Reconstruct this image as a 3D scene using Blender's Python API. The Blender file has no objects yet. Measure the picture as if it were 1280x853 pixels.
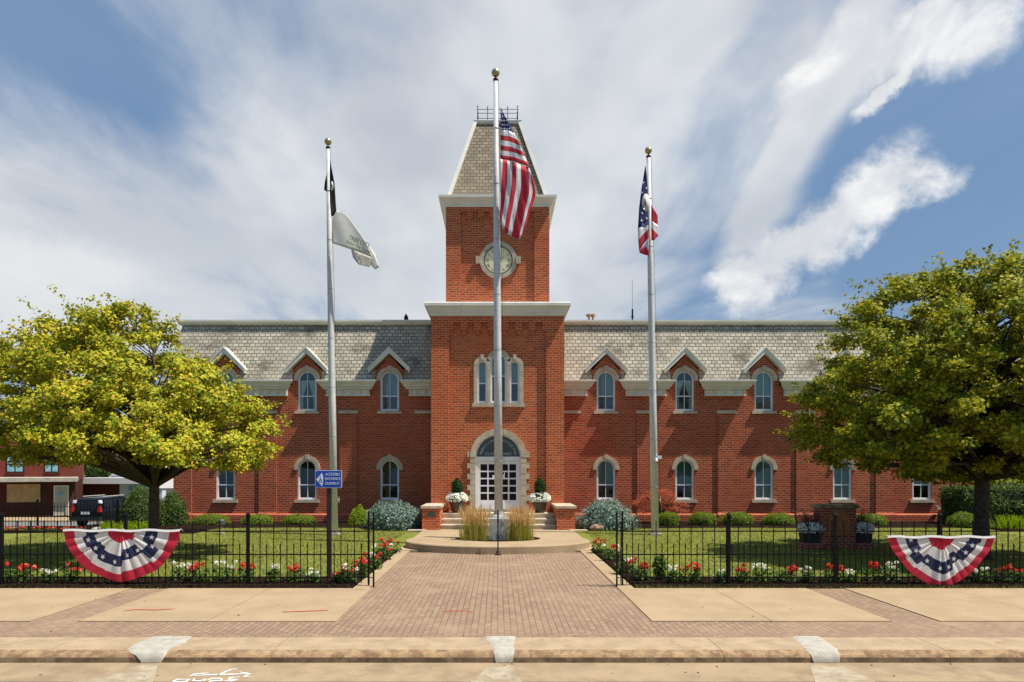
import bpy, bmesh, math, random
import numpy as np
from mathutils import Vector, Matrix
R = math.radians
random.seed(7)
rng = np.random.default_rng(7)
S = bpy.context.scene
COL = S.collection

# ------------------------------------------------------------------ camera, world, sun, exposure
F = 853.0; CX = 622.0; HY = 588.0; EYE = 2.4
cam_d = bpy.data.cameras.new("camera"); cam = bpy.data.objects.new("camera", cam_d); COL.objects.link(cam)
cam.location = (0, 0, EYE); cam.rotation_euler = (R(90), 0, 0)
cam_d.sensor_width = 36; cam_d.lens = 36*F/1280
cam_d.shift_x = (640-CX)/1280; cam_d.shift_y = (HY-426.5)/1280
cam_d.clip_start = 0.1; cam_d.clip_end = 3000
S.camera = cam
S.render.resolution_x = 1024; S.render.resolution_y = 682
S.view_settings.view_transform = 'Standard'; S.view_settings.look = 'None'
S.view_settings.exposure = 0.56; S.view_settings.gamma = 1
SUN_AZ, SUN_EL = R(106), R(62)            # clockwise from +Y
SKY_STRENGTH = 0.10

def P(x, y, d):
    """photo pixel at depth d -> world point"""
    return ((x-CX)*d/F, d, EYE-(y-HY)*d/F)

class NT:
    """tiny node tree writer"""
    def __init__(s, nt): s.nt = nt; s.N = nt.nodes; s.L = nt.links
    def n(s, t, **kw):
        o = s.N.new(t)
        for k, v in kw.items(): setattr(o, k, v)
        return o
    def put(s, inp, v):
        if isinstance(v, bpy.types.NodeSocket): s.L.new(v, inp)
        elif v is not None:
            try: inp.default_value = v
            except Exception: inp.default_value = (*v, 1) if len(v) == 3 else v
    def m(s, op, a, b=None, c=None, clamp=False):
        o = s.n('ShaderNodeMath', operation=op); o.use_clamp = clamp
        s.put(o.inputs[0], a)
        if b is not None: s.put(o.inputs[1], b)
        if c is not None: s.put(o.inputs[2], c)
        return o.outputs[0]
    def mix(s, f, a, b, blend='MIX'):
        o = s.n('ShaderNodeMix', data_type='RGBA', blend_type=blend)
        s.put(o.inputs[0], f); s.put(o.inputs[6], a if isinstance(a, bpy.types.NodeSocket) else (*a[:3], 1)); s.put(o.inputs[7], b if isinstance(b, bpy.types.NodeSocket) else (*b[:3], 1))
        return o.outputs[2]
    def noise(s, vec, scale, detail=4, rough=.55, dist=0.0):
        o = s.n('ShaderNodeTexNoise'); s.put(o.inputs['Vector'], vec) if vec is not None else None
        o.inputs['Scale'].default_value = scale; o.inputs['Detail'].default_value = detail
        o.inputs['Roughness'].default_value = rough; o.inputs['Distortion'].default_value = dist
        return o.outputs['Fac']
    def ramp(s, f, lo, hi, clamp=True):
        o = s.n('ShaderNodeMapRange', interpolation_type='SMOOTHSTEP'); s.put(o.inputs[0], f)
        s.put(o.inputs[1], lo); s.put(o.inputs[2], hi)
        return o.outputs[0]
    def mapping(s, vec, scale=(1, 1, 1), rot=(0, 0, 0), loc=(0, 0, 0)):
        o = s.n('ShaderNodeMapping'); s.L.new(vec, o.inputs[0])
        o.inputs['Scale'].default_value = scale; o.inputs['Rotation'].default_value = rot; o.inputs['Location'].default_value = loc
        return o.outputs[0]

def make_world():
    w = bpy.data.worlds.new("World"); S.world = w; w.use_nodes = True
    t = NT(w.node_tree); t.N.clear()
    out = t.n('ShaderNodeOutputWorld'); bg = t.n('ShaderNodeBackground'); bg.inputs[1].default_value = SKY_STRENGTH
    t.L.new(bg.outputs[0], out.inputs[0])
    sky = t.n('ShaderNodeTexSky', sky_type='NISHITA'); sky.sun_disc = False
    sky.sun_elevation = SUN_EL; sky.sun_rotation = SUN_AZ; sky.air_density = 1.0; sky.dust_density = 1.2; sky.ozone_density = 1.6
    tc = t.n('ShaderNodeTexCoord'); d = tc.outputs['Generated']
    sep = t.n('ShaderNodeSeparateXYZ'); t.L.new(d, sep.inputs[0]); X, Y, Z = sep.outputs
    az = t.m('ARCTAN2', X, Y)
    el = t.m('ARCSINE', Z)
    zz = t.m('ADD', t.m('MAXIMUM', Z, 0.0), 0.12)
    comb = t.n('ShaderNodeCombineXYZ'); t.put(comb.inputs[0], t.m('DIVIDE', X, zz)); t.put(comb.inputs[1], t.m('DIVIDE', Y, zz))
    plane = comb.outputs[0]
    # cloud deck noise, seen as a flat layer so the streaks run to the horizon
    st = t.mapping(plane, (1.0, .42, 1), (0, 0, R(-9)))
    n1 = t.noise(st, 1.6, 8, .56, .5)
    n2 = t.noise(t.mapping(plane, (1, .7, 1), (0, 0, R(-20)), (3, 1, 0)), .9, 5, .55, .3)
    nf = t.noise(t.mapping(d, (1, 1, 1.3)), 7.0, 9, .62, .25)
    def blob(px, py, a, b, ang):
        az0 = math.atan2(px-CX, F); el0 = math.atan2(HY-py, math.hypot(px-CX, F))
        k = math.hypot(math.hypot(px-CX, F), HY-py)
        ca, sa = math.cos(R(ang)), math.sin(R(ang))
        u = t.m('SUBTRACT', az, az0); v = t.m('SUBTRACT', el, el0)
        u = t.m('MULTIPLY', u, math.cos(el0))
        p = t.m('ADD', t.m('MULTIPLY', u, ca), t.m('MULTIPLY', v, sa))
        q = t.m('SUBTRACT', t.m('MULTIPLY', v, ca), t.m('MULTIPLY', u, sa))
        p = t.m('MULTIPLY', p, k/a); q = t.m('MULTIPLY', q, k/b)
        r = t.m('SQRT', t.m('ADD', t.m('MULTIPLY', p, p), t.m('MULTIPLY', q, q)))
        return t.m('MAXIMUM', t.m('SUBTRACT', 1.0, r), -1.0)
    def bmax(L):
        o = L[0]
        for x in L[1:]: o = t.m('MAXIMUM', o, x)
        return o
    veil = bmax([blob(580, 190, 400, 380, 0), blob(250, 290, 360, 170, 10), blob(60, 380, 340, 110, 0), blob(970, 230, 270, 42, 58), blob(740, 380, 230, 70, 8), blob(820, 60, 150, 90, 30)])
    v = t.m('ADD', t.m('MULTIPLY', veil, .95), t.m('MULTIPLY', t.m('SUBTRACT', n1, .5), 2.3))
    v = t.m('ADD', v, t.m('MULTIPLY', t.m('SUBTRACT', n2, .5), 1.5))
    neg = bmax([blob(60, 60, 360, 150, -22), blob(920, 345, 150, 60, 20), blob(1230, 250, 260, 160, 0)])
    v = t.m('SUBTRACT', v, t.m('MULTIPLY', t.m('MAXIMUM', neg, 0.0), .62))
    v = t.ramp(v, -.34, .46)
    v = t.m('ADD', .10, t.m('MULTIPLY', v, t.m('ADD', .50, t.m('MULTIPLY', n1, .52))), clamp=True)
    wa = t.noise(t.mapping(d, (1, 1, 1), loc=(5, 2, 1)), 6.5, 7, .6); wb = t.noise(t.mapping(d, (1, 1, 1), loc=(1, 7, 3)), 6.5, 7, .6)
    az_, el_ = az, el
    az = t.m('ADD', az, t.m('MULTIPLY', t.m('SUBTRACT', wa, .5), .17)); el = t.m('ADD', el, t.m('MULTIPLY', t.m('SUBTRACT', wb, .5), .14))
    cum = bmax([blob(1010, 300, 150, 48, 30), blob(1085, 255, 80, 44, 15), blob(940, 340, 75, 44, 25), blob(1140, 60, 150, 58, 22), blob(1180, 35, 100, 70, 10), blob(1040, 55, 95, 30, 45), blob(985, 120, 60, 34, 10), blob(1100, 130, 70, 22, 30)])
    az, el = az_, el_
    c = t.m('ADD', cum, t.m('MULTIPLY', t.m('SUBTRACT', nf, .50), 1.5))
    c = t.ramp(c, .02, .62)
    wisp = blob(60, 335, 200, 70, 0)
    w2 = t.ramp(t.m('ADD', wisp, t.m('MULTIPLY', t.m('SUBTRACT', nf, .5), 2.0)), .1, 1.0)
    ngrey = t.noise(t.mapping(plane, (1, .6, 1)), 1.1, 4)
    low = t.ramp(el, 0.02, .5)
    veilc = t.mix(t.ramp(ngrey, .38, .66), (3.9, 4.1, 4.45), (6.4, 6.45, 6.4))
    veilc = t.mix(low, (5.3, 5.45, 5.5), veilc)
    skyc = t.mix(.8, sky.outputs[0], (.85, 1.75, 3.0))
    skyc = t.mix(1.0, skyc, (.86, .92, 1.0), 'MULTIPLY')
    col = t.mix(v, skyc, veilc)
    col = t.mix(t.m('MULTIPLY', w2, .55), col, (6.0, 6.1, 6.1))
    col = t.mix(t.m('MULTIPLY', c, .93), col, t.mix(t.ramp(nf, .42, .66), (4.9, 5.05, 5.3), (6.8, 6.8, 6.7)))
    t.L.new(col, bg.inputs[0])
make_world()

sd = bpy.data.lights.new("sun", 'SUN'); sd.energy = 4.4; sd.angle = R(.55); sd.color = (1, .95, .86)
so = bpy.data.objects.new("sun", sd); COL.objects.link(so)
sdir = Vector((math.sin(SUN_AZ)*math.cos(SUN_EL), math.cos(SUN_AZ)*math.cos(SUN_EL), math.sin(SUN_EL)))
so.rotation_euler = sdir.to_track_quat('Z', 'Y').to_euler(); so.location = sdir*60

# ------------------------------------------------------------------ helpers
def tag(o, label=None, cat=None, group=None, kind=None):
    if label: o['label'] = label
    if cat: o['category'] = cat
    if group: o['group'] = group
    if kind: o['kind'] = kind
    return o
def empty(name, loc=(0, 0, 0), rz=0):
    o = bpy.data.objects.new(name, None); COL.objects.link(o); o.location = loc; o.rotation_euler.z = rz
    o.empty_display_size = .2
    return o
def thing(name, label, cat, loc=(0, 0, 0), rz=0, group=None):
    return tag(empty(name, loc, rz), label, cat, group)
def link(name, me, parent=None, loc=None):
    o = bpy.data.objects.new(name, me); COL.objects.link(o)
    if parent is not None: o.parent = parent
    if loc is not None: o.location = loc
    return o
def copy_tree(o, parent=None):
    c = o.copy(); COL.objects.link(c); c.parent = parent
    for ch in [x for x in o.children]: copy_tree(ch, c)
    return c
def box_uv(me):
    uvl = me.uv_layers.new(name="UVMap"); V = me.vertices
    nl = len(me.loops); co = np.empty(len(V)*3, dtype=np.float32); V.foreach_get('co', co); co = co.reshape(-1, 3)
    vi = np.empty(nl, dtype=np.int32); me.loops.foreach_get('vertex_index', vi)
    ls = np.empty(len(me.polygons), dtype=np.int32); me.polygons.foreach_get('loop_total', ls)
    nr = np.empty(len(me.polygons)*3, dtype=np.float32); me.polygons.foreach_get('normal', nr); nr = np.abs(nr.reshape(-1, 3))
    ln = np.repeat(nr, ls, axis=0); c = co[vi]
    ax = np.argmax(ln*np.array([1, 1.15, .95]), axis=1)
    uv = np.where((ax == 1)[:, None], c[:, [0, 2]], np.where((ax == 0)[:, None], c[:, [1, 2]], c[:, [0, 1]]))
    uvl.data.foreach_set('uv', uv.astype(np.float32).ravel())

class MB:
    def __init__(s): s.v = []; s.f = []; s.mi = []; s.m = 0
    def add(s, vs, fs, m=None):
        b = len(s.v); s.v += [tuple(p) for p in vs]; s.f += [tuple(b+i for i in f) for f in fs]; s.mi += [s.m if m is None else m]*len(fs); return s
    def box(s, x0, x1, y0, y1, z0, z1, m=None):
        vs = [(x0, y0, z0), (x1, y0, z0), (x1, y1, z0), (x0, y1, z0), (x0, y0, z1), (x1, y0, z1), (x1, y1, z1), (x0, y1, z1)]
        return s.add(vs, [(0, 3, 2, 1), (4, 5, 6, 7), (0, 1, 5, 4), (1, 2, 6, 5), (2, 3, 7, 6), (3, 0, 4, 7)], m)
    def cbox(s, c, d, m=None, rz=0):
        x, y, z = c; a, b, h = d[0]/2, d[1]/2, d[2]/2
        vs = []
        for dz in (-h, h):
            for dx, dy in ((-a, -b), (a, -b), (a, b), (-a, b)):
                vs.append((x+dx*math.cos(rz)-dy*math.sin(rz), y+dx*math.sin(rz)+dy*math.cos(rz), z+dz))
        return s.add(vs, [(0, 3, 2, 1), (4, 5, 6, 7), (0, 1, 5, 4), (1, 2, 6, 5), (2, 3, 7, 6), (3, 0, 4, 7)], m)
    def prism_y(s, pts, y0, y1, m=None):
        """polygon in (x,z) extruded along y"""
        n = len(pts); vs = [(x, y0, z) for x, z in pts]+[(x, y1, z) for x, z in pts]
        fs = [tuple(range(n)), tuple(range(2*n-1, n-1, -1))]+[(i, i+n, (i+1) % n+n, (i+1) % n) for i in range(n)]
        return s.add(vs, fs, m)
    def prism_x(s, pts, x0, x1, m=None):
        n = len(pts); vs = [(x0, y, z) for y, z in pts]+[(x1, y, z) for y, z in pts]
        fs = [tuple(range(n)), tuple(range(2*n-1, n-1, -1))]+[(i, i+n, (i+1) % n+n, (i+1) % n) for i in range(n)]
        return s.add(vs, fs, m)
    def prism_z(s, pts, z0, z1, m=None):
        n = len(pts); vs = [(x, y, z0) for x, y in pts]+[(x, y, z1) for x, y in pts]
        fs = [tuple(range(n-1, -1, -1)), tuple(range(n, 2*n))]+[(i, (i+1) % n, (i+1) % n+n, i+n) for i in range(n)]
        return s.add(vs, fs, m)
    def ring(s, A, B, y0, y1, closed=True, m=None):
        """band between outer polyline A and inner polyline B in (x,z), from y0 (front) to y1"""
        n = len(A); vs = [(x, y0, z) for x, z in A]+[(x, y0, z) for x, z in B]+[(x, y1, z) for x, z in A]+[(x, y1, z) for x, z in B]
        fs = []
        for i in range(n if closed else n-1):
            j = (i+1) % n
            fs += [(i, j, n+j, n+i), (2*n+i, 3*n+i, 3*n+j, 2*n+j), (i, 2*n+i, 2*n+j, j), (n+i, n+j, 3*n+j, 3*n+i)]
        if not closed: fs += [(0, n, 3*n, 2*n), (n-1, 3*n-1, 4*n-1, 2*n-1)]
        return s.add(vs, fs, m)
    def tube(s, pts, rad, n=8, m=None, cap=True):
        pts = [Vector(p) for p in pts]; rs = rad if isinstance(rad, (list, tuple)) else [rad]*len(pts)
        vs = []; up = None
        for i, p in enumerate(pts):
            t = (pts[min(i+1, len(pts)-1)]-pts[max(i-1, 0)]).normalized()
            if up is None: up = Vector((0, 1, 0)) if abs(t.y) < .9 else Vector((1, 0, 0))
            a = t.cross(up).normalized(); b = a.cross(t).normalized(); up = b
            for k in range(n):
                w = 2*math.pi*(k+.5)/n; vs.append(p+(a*math.cos(w)+b*math.sin(w))*rs[i])
        fs = []
        for i in range(len(pts)-1):
            for k in range(n): fs.append((i*n+k, i*n+(k+1) % n, (i+1)*n+(k+1) % n, (i+1)*n+k))
        if cap: fs += [tuple(range(n-1, -1, -1)), tuple(range((len(pts)-1)*n, len(pts)*n))]
        return s.add(vs, fs, m)
    def lathe(s, prof, c=(0, 0, 0), n=20, m=None):
        vs = []; fs = []
        for r, z in prof:
            for k in range(n): vs.append((c[0]+r*math.cos(2*math.pi*k/n), c[1]+r*math.sin(2*math.pi*k/n), c[2]+z))
        for i in range(len(prof)-1):
            for k in range(n): fs.append((i*n+k, i*n+(k+1) % n, (i+1)*n+(k+1) % n, (i+1)*n+k))
        fs += [tuple(range(n-1, -1, -1)), tuple(range((len(prof)-1)*n, len(prof)*n))]
        return s.add(vs, fs, m)
    def rects(s, L, m=None, cap=True):
        """loft of rectangles (x0,x1,y0,y1,z)"""
        vs = []; fs = []
        for x0, x1, y0, y1, z in L: vs += [(x0, y0, z), (x1, y0, z), (x1, y1, z), (x0, y1, z)]
        for i in range(len(L)-1):
            for k in range(4): fs.append((i*4+k, i*4+(k+1) % 4, (i+1)*4+(k+1) % 4, (i+1)*4+k))
        if cap: fs += [(3, 2, 1, 0), tuple((len(L)-1)*4+k for k in range(4))]
        return s.add(vs, fs, m)
    def build(s, name, mats, parent=None, smooth=False, kind=None, fix=True, loc=None):
        me = bpy.data.meshes.new(name); me.from_pydata(s.v, [], s.f)
        if not isinstance(mats, (list, tuple)): mats = [mats]
        for q in mats: me.materials.append(q)
        me.polygons.foreach_set('material_index', s.mi)
        if fix:
            bm = bmesh.new(); bm.from_mesh(me); bmesh.ops.recalc_face_normals(bm, faces=bm.faces); bm.to_mesh(me); bm.free()
        if smooth: me.polygons.foreach_set('use_smooth', [True]*len(me.polygons))
        me.update(); box_uv(me)
        o = link(name, me, parent, loc)
        if kind: o['kind'] = kind
        return o

def curve_panel(name, outer, holes, y0, y1, mat, parent):
    """wall slab in the XZ plane with holes, front at y0, back at y1"""
    cu = bpy.data.curves.new(name, 'CURVE'); cu.dimensions = '2D'; cu.fill_mode = 'BOTH'; cu.extrude = abs(y1-y0)/2
    for pl in [outer]+holes:
        sp = cu.splines.new('POLY'); sp.points.add(len(pl)-1); sp.use_cyclic_u = True
        for q, (x, z) in zip(sp.points, pl): q.co = (x, z, 0, 1)
    tmp = bpy.data.objects.new("tmp", cu); COL.objects.link(tmp)
    dg = bpy.context.evaluated_depsgraph_get(); dg.update()
    me = bpy.data.meshes.new_from_object(tmp.evaluated_get(dg)); bpy.data.objects.remove(tmp); bpy.data.curves.remove(cu)
    me.transform(Matrix(((1, 0, 0, 0), (0, 0, -1, (y0+y1)/2), (0, 1, 0, 0), (0, 0, 0, 1))))
    me.name = name; me.materials.clear(); me.materials.append(mat); me.update(); 
    while me.uv_layers: me.uv_layers.remove(me.uv_layers[0])
    box_uv(me)
    return link(name, me, parent)
def text_mesh(body, size, mat, name, parent, loc, rot=(R(90), 0, 0), ext=.004, font_scale=1.0, align='CENTER'):
    cu = bpy.data.curves.new(name, 'FONT'); cu.body = body; cu.size = size; cu.extrude = ext; cu.align_x = align; cu.align_y = 'CENTER'
    cu.resolution_u = 2
    tmp = bpy.data.objects.new("tmp", cu); COL.objects.link(tmp)
    dg = bpy.context.evaluated_depsgraph_get(); dg.update()
    me = bpy.data.meshes.new_from_object(tmp.evaluated_get(dg)); bpy.data.objects.remove(tmp); bpy.data.curves.remove(cu)
    me.materials.clear(); me.materials.append(mat)
    me.transform(Matrix.Diagonal((font_scale, 1, 1, 1)))
    o = link(name, me, parent, loc); o.rotation_euler = rot
    return o
def join_meshes(name, obs, parent):
    """join small temp objects into one mesh (lettering)"""
    bm = bmesh.new(); mats = []
    for o in obs:
        me = o.data.copy(); me.transform(o.matrix_basis); 
        off = len(mats)
        for m_ in me.materials:
            if m_ not in mats: mats.append(m_)
        bm.from_mesh(me)
    me2 = bpy.data.meshes.new(name); bm.to_mesh(me2); bm.free()
    for m_ in mats: me2.materials.append(m_)
    for o in obs: bpy.data.objects.remove(o)
    return link(name, me2, parent)
def arch(cx, z0, zs, r, n=14, closed=True):
    """bottom-left, up, over, down to bottom-right"""
    p = [(cx-r, z0)]
    for i in range(n+1):
        a = math.pi-math.pi*i/n; p.append((cx+r*math.cos(a), zs+r*math.sin(a)))
    p.append((cx+r, z0))
    return p
ORD = ["first", "second", "third", "fourth", "fifth", "sixth", "seventh", "eighth", "ninth", "tenth", "eleventh", "twelfth", "thirteenth", "fourteenth", "fifteenth", "sixteenth"]

# ------------------------------------------------------------------ materials
def mat(name, col, rough=.7, metal=0, var=.15, vscale=6, spec=.4, bump=0, bscale=40, col2=None, lo=.35, hi=.65, dirt=None, dscale=.8, coord='Object', dlo=.5, dhi=.75):
    m = bpy.data.materials.new(name); m.use_nodes = True; t = NT(m.node_tree); b = t.N['Principled BSDF']
    tc = t.n('ShaderNodeTexCoord').outputs[coord]
    if col2 is None: col2 = tuple(c*(1-var) for c in col); col = tuple(min(1, c*(1+var*.5)) for c in col)
    c = t.mix(t.ramp(t.noise(tc, vscale, 6, .6), lo, hi), col, col2)
    if bump: c = t.mix(t.m('MULTIPLY', t.ramp(t.noise(tc, 38, 4, .7), .42, .66), .22), c, tuple(q*.6 for q in col[:3]))
    if dirt: c = t.mix(t.ramp(t.noise(tc, dscale, 8, .65), dlo, dhi), c, dirt)
    t.L.new(c, b.inputs['Base Color']); b.inputs['Roughness'].default_value = rough; b.inputs['Metallic'].default_value = metal
    b.inputs['Specular IOR Level'].default_value = spec
    if bump:
        bp = t.n('ShaderNodeBump'); bp.inputs['Strength'].default_value = bump; bp.inputs['Distance'].default_value = .01
        t.L.new(t.noise(tc, bscale, 6, .7), bp.inputs['Height']); t.L.new(bp.outputs[0], b.inputs['Normal'])
    return m
def brick_mat(name, c1, c2, mortar, w=.2, h=.075, ms=.011, rot=0, stain=None, slo=.5, shi=.7, sscale=.7, bump=.5, rough=.85, offset=.5, sm=.1, vnoise=.35, sstretch=(1, 1, 1), freq=2):
    m = bpy.data.materials.new(name); m.use_nodes = True; t = NT(m.node_tree); b = t.N['Principled BSDF']
    uv = t.n('ShaderNodeTexCoord').outputs['UV']
    v = t.mapping(uv, (1, 1, 1), (0, 0, rot)) if rot else uv
    br = t.n('ShaderNodeTexBrick'); t.L.new(v, br.inputs['Vector'])
    br.offset = offset; br.offset_frequency = freq
    for k, val in (('Color1', (*c1, 1)), ('Color2', (*c2, 1)), ('Mortar', (*mortar, 1)), ('Scale', 1), ('Mortar Size', ms), ('Mortar Smooth', sm), ('Bias', 0), ('Brick Width', w), ('Row Height', h)):
        br.inputs[k].default_value = val
    c = br.outputs['Color']
    n = t.noise(uv, 9, 5, .6)
    c = t.mix(t.m('MULTIPLY', t.ramp(n, .35, .7), vnoise), c, tuple(x*.55 for x in c1))
    n3 = t.noise(uv, .45, 4, .55)
    c = t.mix(t.m('MULTIPLY', t.ramp(n3, .4, .65), .28), c, tuple(min(1, x*1.35) for x in c2))
    if stain: c = t.mix(t.ramp(t.noise(t.mapping(uv, sstretch), sscale, 10, .68), slo, shi), c, stain)
    t.L.new(c, b.inputs['Base Color']); b.inputs['Roughness'].default_value = rough; b.inputs['Specular IOR Level'].default_value = .08
    bp = t.n('ShaderNodeBump'); bp.inputs['Strength'].default_value = bump; bp.inputs['Distance'].default_value = .01
    hgt = t.m('SUBTRACT', t.m('MULTIPLY', n, .35), br.outputs['Fac'])
    t.L.new(hgt, bp.inputs['Height']); t.L.new(bp.outputs[0], b.inputs['Normal'])
    return m
def leaf_mat(name, a, b_, c=None, trans=.35, nscale=1.2, rough=.55, bias=.5):
    """leaf colours vary leaf by leaf and spray by spray"""
    m = bpy.data.materials.new(name); m.use_nodes = True; t = NT(m.node_tree); t.N.remove(t.N['Principled BSDF'])
    g = t.n('ShaderNodeNewGeometry'); tc = t.n('ShaderNodeTexCoord').outputs['Object']
    f = t.m('ADD', t.m('MULTIPLY', t.noise(tc, nscale, 3), .9), t.m('MULTIPLY', g.outputs['Random Per Island'], .5))
    f = t.ramp(f, bias, bias+.45)
    col = t.mix(f, a, b_)
    if c: col = t.mix(t.m('GREATER_THAN', g.outputs['Random Per Island'], .9), col, c)
    d = t.n('ShaderNodeBsdfPrincipled'); t.L.new(col, d.inputs['Base Color']); d.inputs['Roughness'].default_value = rough; d.inputs['Specular IOR Level'].default_value = .12
    tr = t.n('ShaderNodeBsdfTranslucent'); t.L.new(t.mix(1.0, col, (1.0, 1.0, .55), 'MULTIPLY'), tr.inputs[0])
    mx = t.n('ShaderNodeMixShader'); mx.inputs[0].default_value = trans
    t.L.new(d.outputs[0], mx.inputs[1]); t.L.new(tr.outputs[0], mx.inputs[2]); t.L.new(mx.outputs[0], t.N['Material Output'].inputs[0])
    return m
def glass_mat():
    m = bpy.data.materials.new("window_glass"); m.use_nodes = True; t = NT(m.node_tree); t.N.remove(t.N['Principled BSDF'])
    tr = t.n('ShaderNodeBsdfTransparent'); tr.inputs[0].default_value = (.78, .88, .86, 1)
    gl = t.n('ShaderNodeBsdfGlossy'); gl.inputs['Roughness'].default_value = .03; gl.inputs[0].default_value = (.95, 1, 1, 1)
    tc = t.n('ShaderNodeTexCoord').outputs['Object']
    bp = t.n('ShaderNodeBump'); bp.inputs['Strength'].default_value = .06; bp.inputs['Distance'].default_value = .05; t.L.new(t.noise(tc, 2.0, 2), bp.inputs['Height']); t.L.new(bp.outputs[0], gl.inputs['Normal'])
    fr = t.n('ShaderNodeFresnel'); fr.inputs[0].default_value = 1.55
    f = t.m('ADD', t.m('MULTIPLY', fr.outputs[0], 1.0), .04, clamp=True)
    mx = t.n('ShaderNodeMixShader'); t.L.new(f, mx.inputs[0]); t.L.new(tr.outputs[0], mx.inputs[1]); t.L.new(gl.outputs[0], mx.inputs[2])
    t.L.new(mx.outputs[0], t.N['Material Output'].inputs[0]); return m

BRICK = brick_mat("red_brick", (.53, .094, .034), (.27, .044, .02), (.43, .27, .18), w=.28, h=.1, ms=.015, stain=(.20, .045, .025), slo=.56, shi=.85, sscale=.5)
BRICK_T = brick_mat("tower_brick", (.66, .13, .036), (.37, .062, .022), (.52, .34, .21), w=.28, h=.1, ms=.014, stain=(.30, .07, .035), slo=.55, shi=.8, sscale=.6)
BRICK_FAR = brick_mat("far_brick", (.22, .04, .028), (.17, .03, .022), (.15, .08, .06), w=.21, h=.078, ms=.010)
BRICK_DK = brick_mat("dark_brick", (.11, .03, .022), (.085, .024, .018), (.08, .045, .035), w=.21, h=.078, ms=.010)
SLATE = brick_mat("roof_slate", (.60, .54, .42), (.36, .33, .26), (.05, .045, .035), w=.26, h=.17, ms=.017, stain=(.15, .13, .10), slo=.50, shi=.68, sscale=.9, bump=.7, rough=.75, sstretch=(.55, 1, 1), vnoise=.4)
SLATE_T = brick_mat("spire_slate", (.42, .35, .24), (.27, .22, .15), (.05, .045, .035), w=.27, h=.165, ms=.014, stain=(.2, .16, .11), slo=.5, shi=.72, sscale=1.4, bump=.7, rough=.8)
PAVER = brick_mat("paver_brick", (.34, .235, .155), (.265, .175, .12), (.15, .105, .07), w=.2, h=.1, ms=.008, rot=R(90), stain=(.36, .27, .17), slo=.5, shi=.8, sscale=.9, rough=.95, freq=2, bump=.3, vnoise=.3)
PAVER_B = brick_mat("band_paver_brick", (.34, .235, .155), (.265, .175, .12), (.15, .105, .07), w=.2, h=.1, ms=.008, rot=0, stain=(.36, .27, .17), slo=.5, shi=.8, sscale=.9, rough=.95, bump=.3, vnoise=.3)
STONE = mat("limestone", (.56, .47, .34), .85, var=.2, vscale=3, bump=.3, dirt=(.38, .31, .22), dscale=2.5)
TRIM = mat("painted_trim", (.74, .71, .63), .6, var=.08, vscale=2, dirt=(.52, .48, .40), dscale=3, dlo=.60, dhi=.85)
WHITE = mat("white_paint", (.76, .77, .78), .45, var=.06, vscale=4)
CONC = mat("tan_concrete", (.40, .295, .18), .95, spec=.1, var=.10, vscale=1.3, bump=.3, bscale=120, dirt=(.34, .225, .11), dscale=.9, dlo=.5, dhi=.85)
CONC_G = mat("grey_concrete", (.42, .38, .31), .9, var=.18, vscale=3, bump=.25, bscale=90, dirt=(.26, .22, .17), dscale=2)
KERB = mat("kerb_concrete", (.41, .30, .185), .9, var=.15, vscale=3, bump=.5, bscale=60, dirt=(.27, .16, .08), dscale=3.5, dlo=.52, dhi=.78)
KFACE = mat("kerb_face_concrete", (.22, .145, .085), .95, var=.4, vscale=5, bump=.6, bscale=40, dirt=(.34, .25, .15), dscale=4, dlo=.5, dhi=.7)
GUTTER = mat("gutter_concrete", (.35, .255, .15), .9, var=.15, vscale=2.2, bump=.3, bscale=100, dirt=(.24, .165, .10), dscale=1.1)
PATCH = mat("fresh_mortar", (.44, .40, .33), .9, var=.15, vscale=8, bump=.4, dirt=(.30, .26, .19), dscale=7)
PATCH_W = mat("worn_gutter_mortar", (.42, .345, .24), .9, var=.2, vscale=7, bump=.4, dirt=(.30, .225, .14), dscale=3, dlo=.42, dhi=.6)
ASPH = mat("asphalt", (.09, .088, .085), .95, var=.3, vscale=20, bump=.4, bscale=150)
ASPH_P = mat("parking_asphalt", (.19, .185, .175), .95, var=.2, vscale=6, bump=.2)
MULCH = mat("mulch", (.022, .013, .009), 1.0, spec=.03, col2=(.012, .008, .006), vscale=30, bump=.8, bscale=50, dirt=(.045, .028, .018), dscale=14)
GRASS_G = mat("lawn_ground", (.20, .21, .045), .95, spec=.03, col2=(.145, .165, .035), vscale=3.5, lo=.3, hi=.7, bump=.4, bscale=60, dirt=(.25, .235, .075), dscale=.7, dlo=.5, dhi=.8)
GRASS_F = mat("far_ground", (.10, .13, .04), .95, var=.3, vscale=.3)
BLACK = mat("black_iron", (.010, .009, .009), .6, var=.3, spec=.12)
ALU = mat("brushed_pole_metal", (.62, .61, .58), .5, metal=.0, var=.10, vscale=9, dirt=(.48, .47, .45), dscale=3)
GOLD = mat("gold_ball", (.50, .40, .22), .35, metal=.7)
DARK = mat("dark_interior", (.012, .012, .013), .9)  # near-black colour stands in for the darkness of unlit rooms
BARK = mat("bark", (.10, .075, .055), .95, col2=(.045, .033, .025), vscale=12, bump=1, bscale=25)
GLASS = glass_mat()

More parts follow.
